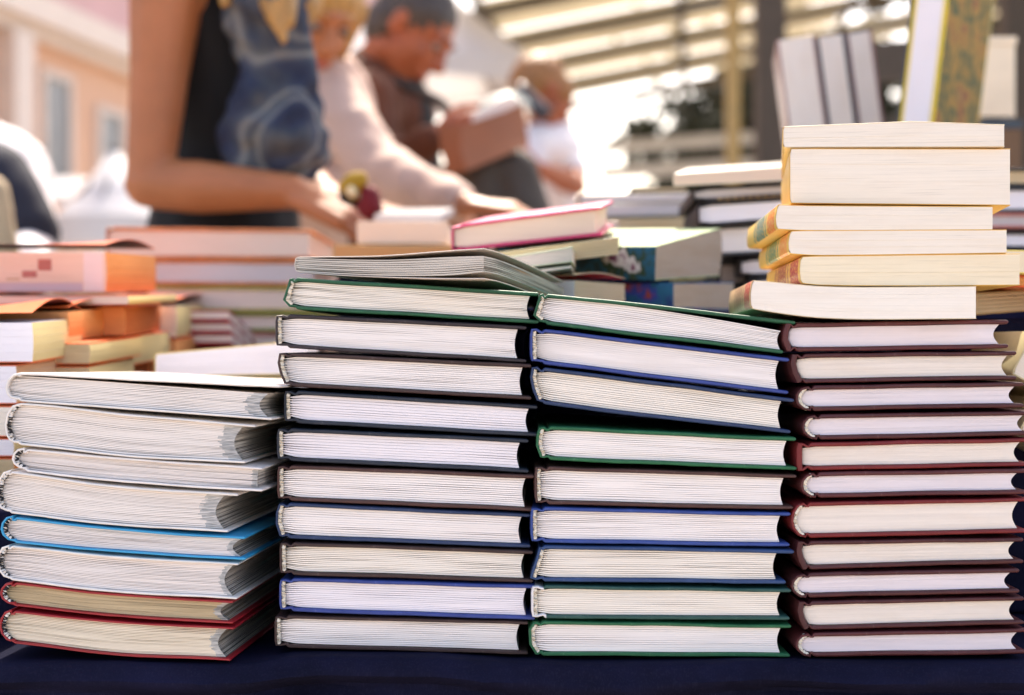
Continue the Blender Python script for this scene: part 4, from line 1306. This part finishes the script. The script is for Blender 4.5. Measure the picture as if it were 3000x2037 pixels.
# dark lattice beam crossing behind the upright books
q = P(2600, 0, 6.5)
cb = empty("cross_bar", P(2280, 210, 6.1)); tag(cb, "dark cross bar running right from the thick dark post", "beam")
mb = MB(); mb.beam((0, 0, 0), (1.3, 0.3, 0.16), 0.08, 0.16); mb.build("bar", plain("post_dark", (74, 62, 50), 0.7), cb, smooth=False)
mb = MB(); mb.beam((0.2, 0.0, -0.3), (1.0, 0.2, 0.02), 0.04, 0.05); mb.build("strut", plain("post_dark", (74, 62, 50), 0.7), cb, smooth=False)


def tree(x, y, h, r, seed, label):
    rnd = random.Random(seed)
    t = empty("tree", (x, y, 0)); tag(t, label, "tree", "trees beyond the market hall")
    mb = MB()
    mb.tube([(0, 0, 0), (0.05, 0, h * .3), (-0.04, 0.03, h * .6), (0, 0, h * .8)], [0.16, 0.12, 0.09, 0.03], 9)
    for k in range(6):
        a = rnd.uniform(0, 6.28); z = h * rnd.uniform(.35, .6)
        mb.tube([(0, 0, z), (math.cos(a) * r * .4, math.sin(a) * r * .4, z + h * .12), (math.cos(a) * r * .75, math.sin(a) * r * .75, z + h * .2)], [0.06, 0.04, 0.015], 6)
    mb.build("trunk", plain("bark", (84, 70, 56), 0.9), t)
    mb = MB()
    cl = [(Vector((rnd.gauss(0, .42) * r, rnd.gauss(0, .42) * r, h * .62 + rnd.gauss(0, .14) * h)), rnd.uniform(.25, .45) * r) for _ in range(34)]
    for c, cr in cl:
        for _ in range(90):
            d = Vector((rnd.gauss(0, 1), rnd.gauss(0, 1), rnd.gauss(0, 1))).normalized() * cr * rnd.uniform(.6, 1.05)
            p = c + d
            u = Vector((rnd.gauss(0, 1), rnd.gauss(0, 1), rnd.gauss(0, 1))).normalized(); w = u.cross(d).normalized() if u.cross(d).length > 0 else u
            sz = rnd.uniform(.09, .17)
            ids = [mb.vert(p + u * sz), mb.vert(p + w * sz * .6), mb.vert(p - u * sz), mb.vert(p - w * sz * .6)]
            mb.face(ids)
    mb.build("crown", LEAF[seed % 2], t, smooth=False)


LEAF = [plain("leaves_dark", (48, 52, 30), 0.8, var=0.3, vscale=3, trans=0.1), plain("leaves_light", (104, 124, 60), 0.6, var=0.3, vscale=3, trans=0.4)]
for i, (px, Y, h, r, sd, lab) in enumerate((
        (2225, 20, 6.0, 1.15, 2, "dark tree beyond the market hall, between the ochre and dark posts"),
        (2130, 22, 5.2, 0.9, 8, "small dark tree left of the ochre post, beyond the market hall"),
        (2420, 19, 5.2, 1.9, 4, "dark tree behind the upright books"),
        (2760, 18, 5.0, 1.8, 6, "dark tree behind the yellow flowery book"),
        (1870, 26, 3.1, 1.2, 3, "pale green tree low in the bright opening"))):
    q = P(px, 0, Y)
    tree(q.x, q.y, h, r, sd, lab)

# ------------------------------------------------------------------ people
def blob(name, mats, parent, prims, voxel=0.006, smooth_it=6, disp=None):
    """one continuous skin grown around tapered limbs and ovals"""
    mb = MB()
    for p in prims:
        if p[0] == 'c':
            _, a, b, ra, rb = p[:5]
            fl = p[5] if len(p) > 5 else None
            a, b = Vector(a), Vector(b)
            ax = (b - a)
            L = max(ax.length, 1e-5); ax = ax / L
            ref = Vector((0, 0, 1)) if abs(ax.z) < .9 else Vector((1, 0, 0))
            u = ax.cross(ref).normalized(); w = u.cross(ax).normalized()
            prof = [(-ra * math.cos(t), ra * math.sin(t)) for t in (0.15, .5, .9, 1.3)]
            prof += [(L * k / 4, ra + (rb - ra) * k / 4) for k in range(0, 5)]
            prof += [(L + rb * math.cos(t), rb * math.sin(t)) for t in (1.3, .9, .5, .15)]
            rings = []
            for h, r in prof:
                ring = []
                for k in range(14):
                    an = 2 * math.pi * k / 14
                    o = (u * math.cos(an) + w * math.sin(an)) * r
                    if fl:
                        d, f = Vector(fl[0]).normalized(), fl[1]
                        o = o + d * (o.dot(d)) * (f - 1)
                    ring.append(mb.vert(a + ax * h + o))
                rings.append(ring)
            for r0, r1 in zip(rings, rings[1:]):
                for k in range(14):
                    k2 = (k + 1) % 14
                    mb.face([r0[k], r1[k], r1[k2], r0[k2]])
            mb.face(rings[0]); mb.face(rings[-1][::-1])
        else:
            _, c, M = p                     # oval: centre and a 3x3 of axis vectors
            c = Vector(c)
            rings = []
            for i in range(1, 12):
                t = math.pi * i / 12
                rings.append([mb.vert(c + M @ Vector((math.sin(t) * math.cos(q), math.sin(t) * math.sin(q), math.cos(t)))) for q in [2 * math.pi * k / 18 for k in range(18)]])
            n0 = mb.vert(c + M @ Vector((0, 0, 1))); s0 = mb.vert(c + M @ Vector((0, 0, -1)))
            for r0, r1 in zip(rings, rings[1:]):
                for k in range(18):
                    k2 = (k + 1) % 18
                    mb.face([r0[k], r1[k], r1[k2], r0[k2]])
            for k in range(18):
                mb.face([n0, rings[0][k], rings[0][(k + 1) % 18]])
                mb.face([s0, rings[-1][(k + 1) % 18], rings[-1][k]])
    tmp = mb.build("tmp", mats, None)
    rm = tmp.modifiers.new("r", 'REMESH'); rm.mode = 'VOXEL'; rm.voxel_size = voxel; rm.use_smooth_shade = True
    sm = tmp.modifiers.new("s", 'SMOOTH'); sm.factor = 0.5; sm.iterations = smooth_it
    dg = bpy.context.evaluated_depsgraph_get()
    me = bpy.data.meshes.new_from_object(tmp.evaluated_get(dg), depsgraph=dg)
    bpy.data.objects.remove(tmp)
    me.name = name
    me.materials.clear()
    for m in (mats if isinstance(mats, (list, tuple)) else [mats]): me.materials.append(m)
    if disp:
        amp, sc_ = disp
        nn = [v.normal.copy() for v in me.vertices]
        for v, n in zip(me.vertices, nn):
            c = v.co
            v.co = c + n * amp * (noise.noise(Vector((c.x * sc_, c.y * sc_, c.z * sc_ * .6))) + 0.5 * noise.noise(c * sc_ * 2.3))
    me.polygons.foreach_set("material_index", [0] * len(me.polygons))
    me.shade_smooth()
    o = bpy.data.objects.new(name, me)
    COL.objects.link(o)
    if parent:
        o.parent = parent
        o.matrix_parent_inverse = Matrix.Translation(-parent.location)
    return o


def oval(c, fwd, side, up, r):
    M = Matrix((side * r[0], fwd * r[1], up * r[2])).transposed()
    return ('o', c, M)


def head_prims(c, fwd, up):
    """centre of the skull, looking direction, crown direction"""
    fwd = Vector(fwd).normalized(); up = Vector(up); up = (up - fwd * up.dot(fwd)).normalized()
    side = fwd.cross(up).normalized()
    c = Vector(c)
    q = lambda f, s, u: c + fwd * f + side * s + up * u
    return [
        oval(q(-.012, 0, .022), fwd, side, up, (.074, .094, .084)),
        oval(q(.022, 0, -.03), fwd, side, up, (.061, .068, .082)),
        oval(q(.045, 0, -.088), fwd, side, up, (.034, .034, .026)),
        ('c', q(-.005, -.045, -.07), q(.045, -.02, -.095), .022, .018), ('c', q(-.005, .045, -.07), q(.045, .02, -.095), .022, .018),
        ('c', q(.085, 0, .008), q(.106, 0, -.030), .009, .0135),
        ('c', q(.095, -.011, -.036), q(.095, .011, -.036), .009, .009),
        ('c', q(.074, -.04, .022), q(.074, .04, .022), .012, .012), ('c', q(.080, -.012, .026), q(.080, .012, .026), .012, .012),
        ('c', q(.083, -.018, -.060), q(.083, .018, -.060), .009, .009), ('c', q(.082, -.015, -.072), q(.082, .015, -.072), .009, .009),
        oval(q(.060, -.034, -.03), fwd, side, up, (.02, .022, .022)), oval(q(.060, .034, -.03), fwd, side, up, (.02, .022, .022)),
        oval(q(-.012, -.077, -.012), fwd, side, up, (.010, .018, .032)), oval(q(-.012, .077, -.012), fwd, side, up, (.010, .018, .032)),
    ], q, (fwd, side, up)


def hand_prims(w, fwd, thumb, palm, curl=0.5, spread=0.1):
    """palm, four fingers of different lengths and a thumb from the side of the palm"""
    fwd = Vector(fwd).normalized(); palm = Vector(palm); palm = (palm - fwd * palm.dot(fwd)).normalized()
    th = Vector(thumb); th = (th - fwd * th.dot(fwd) - palm * th.dot(palm)).normalized()
    w = Vector(w)
    out = [('c', w, w + fwd * .03, .021, .022, (palm, .75))]
    for k, (off, ln, r) in enumerate(((.030, .072, .0088), (.010, .080, .0092), (-.010, .075, .0088), (-.029, .060, .0078))):
        kn = w + fwd * (.088 - abs(off) * .25) + th * off
        out.append(('c', w + fwd * .012 + th * off * .55, kn, .0135, .0115))
        d = (fwd + th * off * spread * 30 * .3).normalized()
        p = kn
        ang = 0
        for sg, f in ((.45, 1.0), (.31, 1.15), (.24, .8)):
            ang += curl * f
            dd = d * math.cos(ang) + palm * math.sin(ang)
            p2 = p + dd * ln * sg
            out.append(('c', p, p2, r, r * .93)); r *= .93
            p = p2
    t0 = w + fwd * .022 + th * .018
    t1 = t0 + (fwd * .6 + th * .75 + palm * .25).normalized() * .040
    t2 = t1 + (fwd * .85 + th * .35 + palm * .4).normalized() * .030
    t3 = t2 + (fwd * .9 + th * .05 + palm * .5).normalized() * .024
    out += [('c', t0, t1, .0145, .0115), ('c', t1, t2, .011, .010), ('c', t2, t3, .010, .0085)]
    return out


SKIN = plain("skin_tan", (172, 106, 64), 0.5, 0.1, 300, 0.14, 9)
SKIN.node_tree.nodes["Principled BSDF"].inputs["Subsurface Weight"].default_value = 0.06
SKIN2 = plain("skin_ruddy", (160, 86, 50), 0.5, 0.1, 300, 0.16, 12)
SKIN2.node_tree.nodes["Principled BSDF"].inputs["Subsurface Weight"].default_value = 0.06
EYEW = plain("eye_white", (150, 130, 116), 0.5)
EYEB = plain("eye_iris", (50, 36, 26), 0.2)
BLACKC = plain("fabric_black", (11, 11, 14), 0.85, 0.4, 500, 0.2)
HAIRG = plain("hair_golden", (172, 128, 66), 0.45, 0.6, 90, 0.3, 60, stretch=(1, 1, .15))
HAIRD = plain("hair_dark_greying", (66, 56, 50), 0.5, 0.6, 90, 0.35, 60, stretch=(1, 1, .3))
HAIRB = plain("hair_light_brown", (150, 100, 52), 0.5, 0.6, 90, 0.3, 60)


def sphere(name, mat, parent, c, r):
    return blob_simple(name, mat, parent, c, r)


def blob_simple(name, mat, parent, c, r):
    mb = MB()
    c = Vector(c) - parent.location
    rings = [[mb.vert(c + Vector((math.sin(math.pi * i / 8) * math.cos(2 * math.pi * k / 12), math.sin(math.pi * i / 8) * math.sin(2 * math.pi * k / 12), math.cos(math.pi * i / 8))) * r) for k in range(12)] for i in range(1, 8)]
    a = mb.vert(c + Vector((0, 0, r))); b = mb.vert(c - Vector((0, 0, r)))
    for r0, r1 in zip(rings, rings[1:]):
        for k in range(12): mb.face([r0[k], r1[k], r1[(k + 1) % 12], r0[(k + 1) % 12]])
    for k in range(12):
        mb.face([a, rings[0][k], rings[0][(k + 1) % 12]]); mb.face([b, rings[-1][(k + 1) % 12], rings[-1][k]])
    return mb.build(name, mat, parent)


def person(label, ground, head, fwd, up, neck, chest, waist, pelvis, sh, arms, skin, top, trousers, hair, group=None, cr=(.13, .115, .135),
           sleeve=None, topdisp=(0.006, 14), hair_prims=None, voxel=0.006, brow=None, legw=1.0, shoes=None, extra_top=()):
    """arms = [(elbow, wrist, hand fwd, thumb side, palm dir, curl)]"""
    r = empty("person", (ground[0], ground[1], 0)); tag(r, label, "person", group)
    hp, q, (f, s_, u) = head_prims(head, fwd, up)
    V = Vector
    neck, chest, waist, pelvis = V(neck), V(chest), V(waist), V(pelvis)
    body = list(hp)
    body += [('c', q(-.02, 0, -.06), neck, .052, .055), ('c', neck, chest, .06, cr[0] * .85), ('c', chest, waist, cr[0] * .88, cr[1] * .88), ('c', waist, pelvis, cr[1] * .88, cr[2] * .85)]
    tops = [('c', neck - (neck - chest) * .1, chest, .075, cr[0]), ('c', chest, waist, cr[0], cr[1]), ('c', waist, pelvis, cr[1], cr[2])]
    legs = []
    hipax = (V(sh[1]) - V(sh[0])); hipax.z = 0; hipax = hipax.normalized() if hipax.length > .01 else V((1, 0, 0))
    for sg, S in ((-1, V(sh[0])), (1, V(sh[1]))):
        body.append(('c', chest + (S - chest) * .45, S, .075, .05))
        tops.append(('c', chest + (S - chest) * .3, S, .10, .062 if sleeve else .045))
        hip = pelvis + hipax * sg * .085 - V((0, 0, .03))
        foot = V((ground[0] + hipax.x * sg * .11, ground[1] + hipax.y * sg * .11, .07))
        knee = (hip + foot) / 2 + V((f.x, f.y, 0)).normalized() * .02
        body += [('c', hip, knee, .082, .055), ('c', knee, foot, .054, .036)]
        legs += [('c', hip, knee, .10 * legw, .07 * legw), ('c', knee, foot + V((0, 0, .03)), .068 * legw, .055 * legw)]
        fd = V((f.x, f.y, 0)).normalized()
        body.append(('c', foot - fd * .04 - V((0, 0, .03)), foot + fd * .13 - V((0, 0, .04)), .034, .026))
    for (S, (e, w, hf, ht, hpm, cu)) in zip(sh, arms):
        S, e, w = V(S), V(e), V(w)
        body += [('c', S, S + (e - S) * .45, .053, .041), ('c', S + (e - S) * .45, e, .041, .032), ('c', e, e + (w - e) * .35, .034, .037), ('c', e + (w - e) * .35, w, .037, .0235)]
        body += hand_prims(w, hf, ht, hpm, cu)
        if sleeve == 'long':
            w2 = e + (w - e) * .88
            tops += [('c', S, e, .064, .052), ('c', e, w2, .052, .038)]
        elif sleeve == 'short':
            tops += [('c', S, S + (e - S) * .6, .064, .058)]
    blob("body", skin, r, body, voxel=voxel, smooth_it=3)
    blob("top", top, r, tops + list(extra_top), voxel=0.009, smooth_it=6, disp=topdisp)
    blob("trousers", trousers, r, legs + [('c', pelvis + V((0, 0, .0)), pelvis - V((0, 0, .05)), cr[2] * .96, cr[2] * .9)], voxel=0.010, smooth_it=6, disp=(0.004, 12))
    for sg in (-1, 1):
        foot = V((ground[0] + hipax.x * sg * .11, ground[1] + hipax.y * sg * .11, .045))
        fd = V((f.x, f.y, 0)).normalized()
        blob("shoe", shoes or BLACKC, r, [('c', foot - fd * .05, foot + fd * .14 - V((0, 0, .006)), .044, .038)], voxel=0.008, smooth_it=2)
    hpz = hair_prims(q, f, s_, u) if hair_prims else [oval(q(-.022, 0, .034), f, s_, u, (.084, .098, .088)), oval(q(-.05, 0, -.02), f, s_, u, (.072, .058, .07))]
    blob("hair", hair, r, hpz, voxel=0.006, smooth_it=3, disp=(0.004, 60))
    for sg in (-1, 1):
        e = blob_simple("eye", EYEW, r, q(.0775, sg * .031, .002), .0105)
        blob_simple("iris", EYEB, e, q(.0875, sg * .031, .000) - r.location + Vector((0, 0, 0)), .006) if False else None
        mb = MB()
        c0 = q(.0865, sg * .031, .000) - r.location
        mb.tube([c0 - f * .002, c0 + f * .0022], [.0068, .0058], 10)
        mb.build("iris", EYEB, e)
        mb = MB()
        mb.tube([q(.084, sg * .014, .027) - r.location, q(.089, sg * .030, .031) - r.location, q(.076, sg * .05, .024) - r.location], [.003, .0045, .002], 6)
        mb.build("eyebrow", brow or hair, r)
    mb = MB()
    mb.tube([q(.084, -.022, -.066) - r.location, q(.0925, 0, -.064) - r.location, q(.084, .022, -.066) - r.location], [.003, .007, .003], 8)
    mb.build("lips", plain("lips", (176, 92, 80), 0.4), r)
    return r


# --- young woman in a black sleeveless top, reaching for the books
scarf = NT("scarf_print")
tc = scarf.n("ShaderNodeTexCoord").outputs["Object"]
wv = scarf.n("ShaderNodeTexWave"); wv.wave_type = 'RINGS'
wv.inputs["Scale"].default_value = 2.4; wv.inputs["Distortion"].default_value = 14; wv.inputs["Detail"].default_value = 2; wv.inputs["Detail Scale"].default_value = 1.6
scarf.l(tc, wv.inputs["Vector"])
c1 = scarf.ramp(wv.outputs[1], [(0, lin((16, 20, 44))), (.3, lin((34, 42, 66))), (.55, lin((60, 66, 80))), (.8, lin((150, 148, 140))), (1, lin((60, 66, 76)))])
c2 = scarf.ramp(scarf.noise(tc, 16, 3), [(0.3, lin((12, 16, 40))), (.45, lin((40, 50, 76))), (.58, lin((70, 78, 86))), (.75, lin((118, 116, 106)))])
scarf.l(scarf.mix(0.45, c1, c2), scarf.b.inputs["Base Color"]); scarf.set(Roughness=0.8)

Yw = 2.2
w1 = person("young woman in a sleeveless black top and blue grey patterned scarf reaching towards the books", (P(640, 0, Yw).x, 2.32),
            P(905, -300, 2.2), (1, -.1, -.55), (.45, 0, 1), P(730, -110, 2.24), P(655, 90, 2.28), P(675, 430, 2.30), P(650, 800, 2.32),
            [P(490, -40, 2.15), P(760, -20, 2.42)],
            [(P(437, 540, 2.13), P(860, 562, 2.10), (1, -.12, -.38), (.25, -.5, .8), (.2, .5, -.8), .42),
             (P(830, 480, 2.5), P(1010, 640, 2.36), (1, -.1, -.2), (0, -.2, 1), (0, .6, -.6), .4)],
            SKIN, BLACKC, plain("fabric_black_navy", (10, 12, 18), 0.85, 0.3, 300), HAIRG, cr=(.130, .098, .125), voxel=0.005, topdisp=(0.003, 12),
            hair_prims=lambda q, f, s, u: [oval(q(-.022, 0, .034), f, s, u, (.085, .1, .09)), oval(q(-.05, 0, -.03), f, s, u, (.078, .06, .09)),
                                           ('c', q(-.03, .06, 0), P(830, 0, 2.16), .045, .05), ('c', P(800, -90, 2.14), P(790, 0, 2.085), .03, .017), ('c', P(790, 0, 2.085), P(830, 120, 2.07), .017, .006), ('c', P(830, -40, 2.1), P(850, 60, 2.075), .02, .009), ('c', P(700, -90, 2.14), P(655, 10, 2.09), .02, .008), ('c', q(0, -.07, 0), P(885, 20, 2.3), .035, .03)])
blob("scarf", scarf.m, w1, [('c', P(700, -70, 2.16), P(790, -20, 2.12), .045, .05), ('c', P(740, -20, 2.14), P(790, 190, 2.14), .048, .046, ((0, 1, 0), .7)),
                            ('c', P(790, 190, 2.14), P(800, 400, 2.15), .046, .075, ((0, 1, 0), .7)), ('c', P(820, 60, 2.14), P(905, 450, 2.16), .038, .032, ((0, 1, 0), .7)),
                            ('c', P(800, 400, 2.15), P(810, 440, 2.15), .072, .06, ((0, 1, 0), .7)),
                            ('c', P(690, 400, 2.16), P(880, 480, 2.16), .024, .028), ('c', P(680, -90, 2.2), P(720, -110, 2.4), .04, .04)], voxel=0.006, disp=(0.016, 19))

# trinket in her hand
rt = empty("coin_purse", P(1040, 560, 2.06)); tag(rt, "small yellow and dark red floral purse with a black band in the young woman's hand", "purse")
o = rt.location


def lump(name, mat, prims, parent, voxel=.004, disp=None):
    return blob(name, mat, parent, prims, voxel=voxel, smooth_it=3, disp=disp)


lump("flower_yellow", plain("felt_yellow", (170, 132, 24), .8), [('c', P(1022, 545, 2.05), P(1052, 530, 2.05), .013, .014), ('c', P(1040, 565, 2.05), P(1030, 570, 2.05), .010, .010)], rt, disp=(.003, 90))
lump("flower_red", plain("felt_crimson", (110, 12, 22), .8), [('c', P(1080, 570, 2.05), P(1088, 610, 2.05), .014, .017), ('c', P(1070, 600, 2.05), P(1068, 618, 2.05), .011, .010)], rt, disp=(.003, 90))
lump("flower_cream", plain("felt_cream", (226, 206, 160), .8), [('c', P(1028, 560, 2.035), P(1032, 566, 2.035), .008, .008)], rt)
lump("band", plain("felt_black", (26, 24, 22), .8), [('c', P(1004, 545, 2.06), P(1012, 580, 2.05), .007, .009), ('c', P(1012, 580, 2.05), P(1050, 595, 2.06), .009, .008)], rt)

# --- older woman in a pale pink jacket
PINKJ = plain("fabric_pale_pink", (194, 164, 148), 0.8, 0.3, 80, 0.06)
w2 = person("older blonde woman in a pale pink jacket leaning over the stall", (P(930, 0, 3.0).x, 3.25),
            P(915, 40, 2.98), (.55, -.75, -.6), (.2, -.2, 1), P(895, 190, 3.06), P(880, 330, 3.12), P(830, 600, 3.2), P(800, 820, 3.26),
            [P(830, 260, 3.25), P(965, 275, 3.0)],
            [(P(960, 520, 3.1), P(1180, 600, 2.8), (1, -.3, -.2), (.2, -.2, 1), (0, .4, -.8), .35),
             (P(1110, 500, 2.86), P(1360, 602, 2.66), (1, -.25, -.12), (.1, .3, 1), (0, .2, -1), .35)],
            SKIN, PINKJ, plain("trousers_beige", (170, 150, 130), 0.8), HAIRG, sleeve='long', cr=(.15, .14, .15), topdisp=(0.012, 11),
            hair_prims=lambda q, f, s, u: [oval(q(-.025, 0, .036), f, s, u, (.096, .108, .098)), oval(q(-.045, 0, -.03), f, s, u, (.092, .07, .09)), ('c', q(.02, -.075, .03), q(.0, -.08, -.07), .028, .02), ('c', q(.02, .075, .03), q(.0, .08, -.07), .028, .02)])

# --- man in a brown jacket reading
BRJ = plain("suede_brown", (92, 46, 18), 0.8, 0.3, 60, 0.12)
w3 = person("dark haired man in a brown jacket with bowed head reading an open book", (P(1130, 0, 3.5).x, 3.55),
            P(1212, 88, 3.45), (.80, -.22, -.72), (.6, 0, .9), P(1105, 215, 3.5), P(1095, 340, 3.5), P(1110, 620, 3.56), P(1090, 860, 3.56),
            [P(1075, 290, 3.30), P(1150, 270, 3.72)],
            [(P(1120, 520, 3.25), P(1275, 400, 3.2), (.9, -.1, .15), (.1, 0, 1), (.3, .9, -.1), .55),
             (P(1240, 560, 3.66), P(1370, 510, 3.3), (.8, -.3, .4), (-.2, 0, 1), (.2, .9, .3), .5)],
            SKIN2, BRJ, plain("trousers_dark", (48, 46, 46), 0.85), HAIRD, sleeve='long', cr=(.14, .13, .14), topdisp=(0.010, 11))
blob("shirt", plain("shirt_charcoal", (46, 44, 42), .85), w3, [('c', P(1205, 320, 3.46), P(1225, 560, 3.46), .05, .06), ('c', P(1180, 240, 3.46), P(1205, 320, 3.46), .04, .05)], voxel=.01, disp=(.005, 14))
bag = empty("shoulder_bag", P(1450, 560, 3.1)); tag(bag, "dark brown shoulder bag hanging below the open book", "bag")
lump("bag_body", plain("bag_dark", (64, 54, 44), .7, .3, 60), [('c', P(1400, 520, 3.1), P(1510, 510, 3.1), .05, .05), ('c', P(1390, 720, 3.1), P(1530, 720, 3.1), .08, .08), ('c', P(1400, 520, 3.1), P(1390, 720, 3.1), .06, .08), ('c', P(1510, 500, 3.1), P(1530, 720, 3.1), .05, .08)], bag, voxel=.01, disp=(.008, 10))
lump("strap", plain("bag_dark", (64, 54, 44), .7, .3, 60), [('c', P(1430, 480, 3.1), P(1290, 300, 3.32), .012, .012), ('c', P(1290, 300, 3.32), P(1110, 215, 3.42), .012, .012)], bag, voxel=.006)

# the open book he holds
ob = empty("open_book", P(1400, 380, 3.05)); tag(ob, "open brown covered book held up by the reading man", "book")
BC = plain("leather_tan_brown", (138, 76, 34), .6, .3, 60, .12)


def sheet(name, mat, parent, pts, th, nx=10):
    """curved board through rows of points [(left, right) ...] with thickness"""
    mb = MB()
    o = parent.location
    tp = []
    for t in (0, th):
        for row in pts:
            for i in range(len(row)):
                p = row[i] - o
                tp.append(mb.vert((p.x, p.y + t, p.z)))
    n, m = len(pts), len(pts[0])
    ix = lambda s, r, c: s * n * m + r * m + c
    for r in range(n - 1):
        for c in range(m - 1):
            mb.face([ix(0, r, c), ix(0, r, c + 1), ix(0, r + 1, c + 1), ix(0, r + 1, c)])
            mb.face([ix(1, r, c), ix(1, r + 1, c), ix(1, r + 1, c + 1), ix(1, r, c + 1)])
    for r in range(n - 1):
        for c, fl in ((0, 0), (m - 1, 1)):
            q = [ix(0, r, c), ix(0, r + 1, c), ix(1, r + 1, c), ix(1, r, c)]
            mb.face(q if fl else q[::-1])
    for c in range(m - 1):
        for r, fl in ((0, 1), (n - 1, 0)):
            q = [ix(0, r, c), ix(0, r, c + 1), ix(1, r, c + 1), ix(1, r, c)]
            mb.face(q[::-1] if fl else q)
    return mb.build(name, mat, parent)


rows = [[P(1285, 365, 3.05), P(1350, 368, 3.03), P(1420, 345, 3.06), P(1480, 325, 3.09), P(1530, 300, 3.13)],
        [P(1290, 440, 3.02), P(1350, 445, 3.0), P(1420, 430, 3.03), P(1490, 410, 3.06), P(1545, 390, 3.10)],
        [P(1315, 510, 3.0), P(1370, 500, 2.98), P(1430, 475, 3.01), P(1500, 445, 3.04), P(1550, 420, 3.08)]]
sheet("cover", BC, ob, rows, .006)
rows2 = [[P(1385, 336, 3.10), P(1420, 318, 3.11), P(1465, 292, 3.13), P(1495, 278, 3.16), P(1515, 290, 3.18)],
         [P(1370, 430, 3.05), P(1420, 420, 3.06), P(1470, 405, 3.08), P(1500, 398, 3.11), P(1535, 385, 3.135)]]
sheet("page_block", PAPER['pink'](), ob, rows2, .02)

# --- person in a white shirt further back
WSH = plain("fabric_white", (232, 224, 224), 0.8, 0.3, 60, 0.04)
w4 = person("light haired person in a white shirt looking down, behind the open book", (P(1640, 0, 5.0).x, 5.1),
            P(1580, 275, 4.9), (-.75, -.35, -.65), (-.3, 0, 1), P(1612, 365, 4.98), P(1615, 440, 5.0), P(1610, 650, 5.02), P(1610, 780, 5.05),
            [P(1560, 430, 4.8), P(1640, 430, 5.1)],
            [(P(1540, 520, 4.75), P(1490, 460, 4.5), (-1, -.2, .2), (0, 0, 1), (0, -1, 0), .5),
             (P(1690, 545, 4.85), P(1590, 500, 4.6), (-1, -.2, 0), (0, 0, 1), (0, -1, 0), .5)],
            SKIN2, WSH, plain("trousers_grey", (120, 116, 116), 0.8), HAIRB, sleeve='short', cr=(.10, .095, .10), voxel=.007)
gl = empty("sunglasses", P(1540, 262, 4.75)); tag(gl, "large dark wraparound sunglasses worn by the person in the white shirt", "sunglasses")
lump("lenses", plain("lens_dark", (40, 34, 40), .2), [('c', P(1528, 270, 4.78), P(1590, 330, 4.72), .03, .026), ('c', P(1590, 330, 4.72), P(1606, 315, 4.8), .02, .018)], gl, voxel=.006)
pb = empty("dark_book", P(1500, 270, 4.4)); tag(pb, "slim book with a dark teal cover held open above the brown one", "book")
rows = [[P(1392, 312, 4.3), P(1440, 280, 4.32), P(1500, 268, 4.34), P(1545, 290, 4.38)], [P(1400, 330, 4.26), P(1445, 300, 4.28), P(1505, 292, 4.30), P(1560, 330, 4.34)]]
sheet("cover", plain("cover_dark_teal", (52, 76, 82), .5), pb, rows, .02)
rows = [[P(1405, 322, 4.33), P(1450, 296, 4.35), P(1500, 288, 4.37), P(1540, 320, 4.4)], [P(1408, 350, 4.29), P(1452, 335, 4.31), P(1505, 330, 4.33), P(1555, 350, 4.37)]]
sheet("page_block", PAPER['pink'](), pb, rows, .03)

# --- person at the left edge
DNV = plain("fabric_dark_navy", (26, 28, 44), 0.85, 0.3, 300, 0.2)
w5 = person("person at the left edge in a white shirt with a dark navy bodywarmer, bending forward", (P(-60, 0, 3.0).x, 3.1),
            P(-190, 300, 3.0), (.3, -.5, -.7), (.4, 0, 1), P(-140, 430, 3.0), P(-60, 560, 3.05), P(-60, 760, 3.1), P(-60, 900, 3.1),
            [P(-200, 540, 3.2), P(15, 500, 2.92)],
            [(P(-200, 700, 3.0), P(-90, 780, 2.8), (1, -.3, -.3), (0, 0, 1), (0, .5, -.8), .4),
             (P(95, 680, 2.86), P(70, 790, 2.6), (-.2, -1, -.1), (1, 0, 0), (0, 0, -1), .4)],
            SKIN2, WSH, plain("trousers_dark", (48, 46, 46), 0.85), HAIRD, sleeve='long', cr=(.145, .14, .14), topdisp=(.008, 12), voxel=.007)
blob("bodywarmer", DNV, w5, [('c', P(-5, 520, 2.78), P(55, 680, 2.76), .06, .072), ('c', P(-60, 540, 2.8), P(-40, 760, 2.78), .09, .10)], voxel=.01, disp=(.006, 12))
tb = empty("cloth_bag", P(-20, 700, 2.5)); tag(tb, "beige cloth bag at the left edge in front of the bending person", "bag")
lump("bag_body", plain("cloth_beige", (196, 174, 140), .85, .3, 60), [('c', P(-60, 520, 2.5), P(-12, 560, 2.5), .02, .02), ('c', P(-60, 720, 2.5), P(0, 740, 2.5), .03, .03), ('c', P(-10, 560, 2.5), P(5, 740, 2.5), .018, .03)], tb, voxel=.008, disp=(.005, 12))
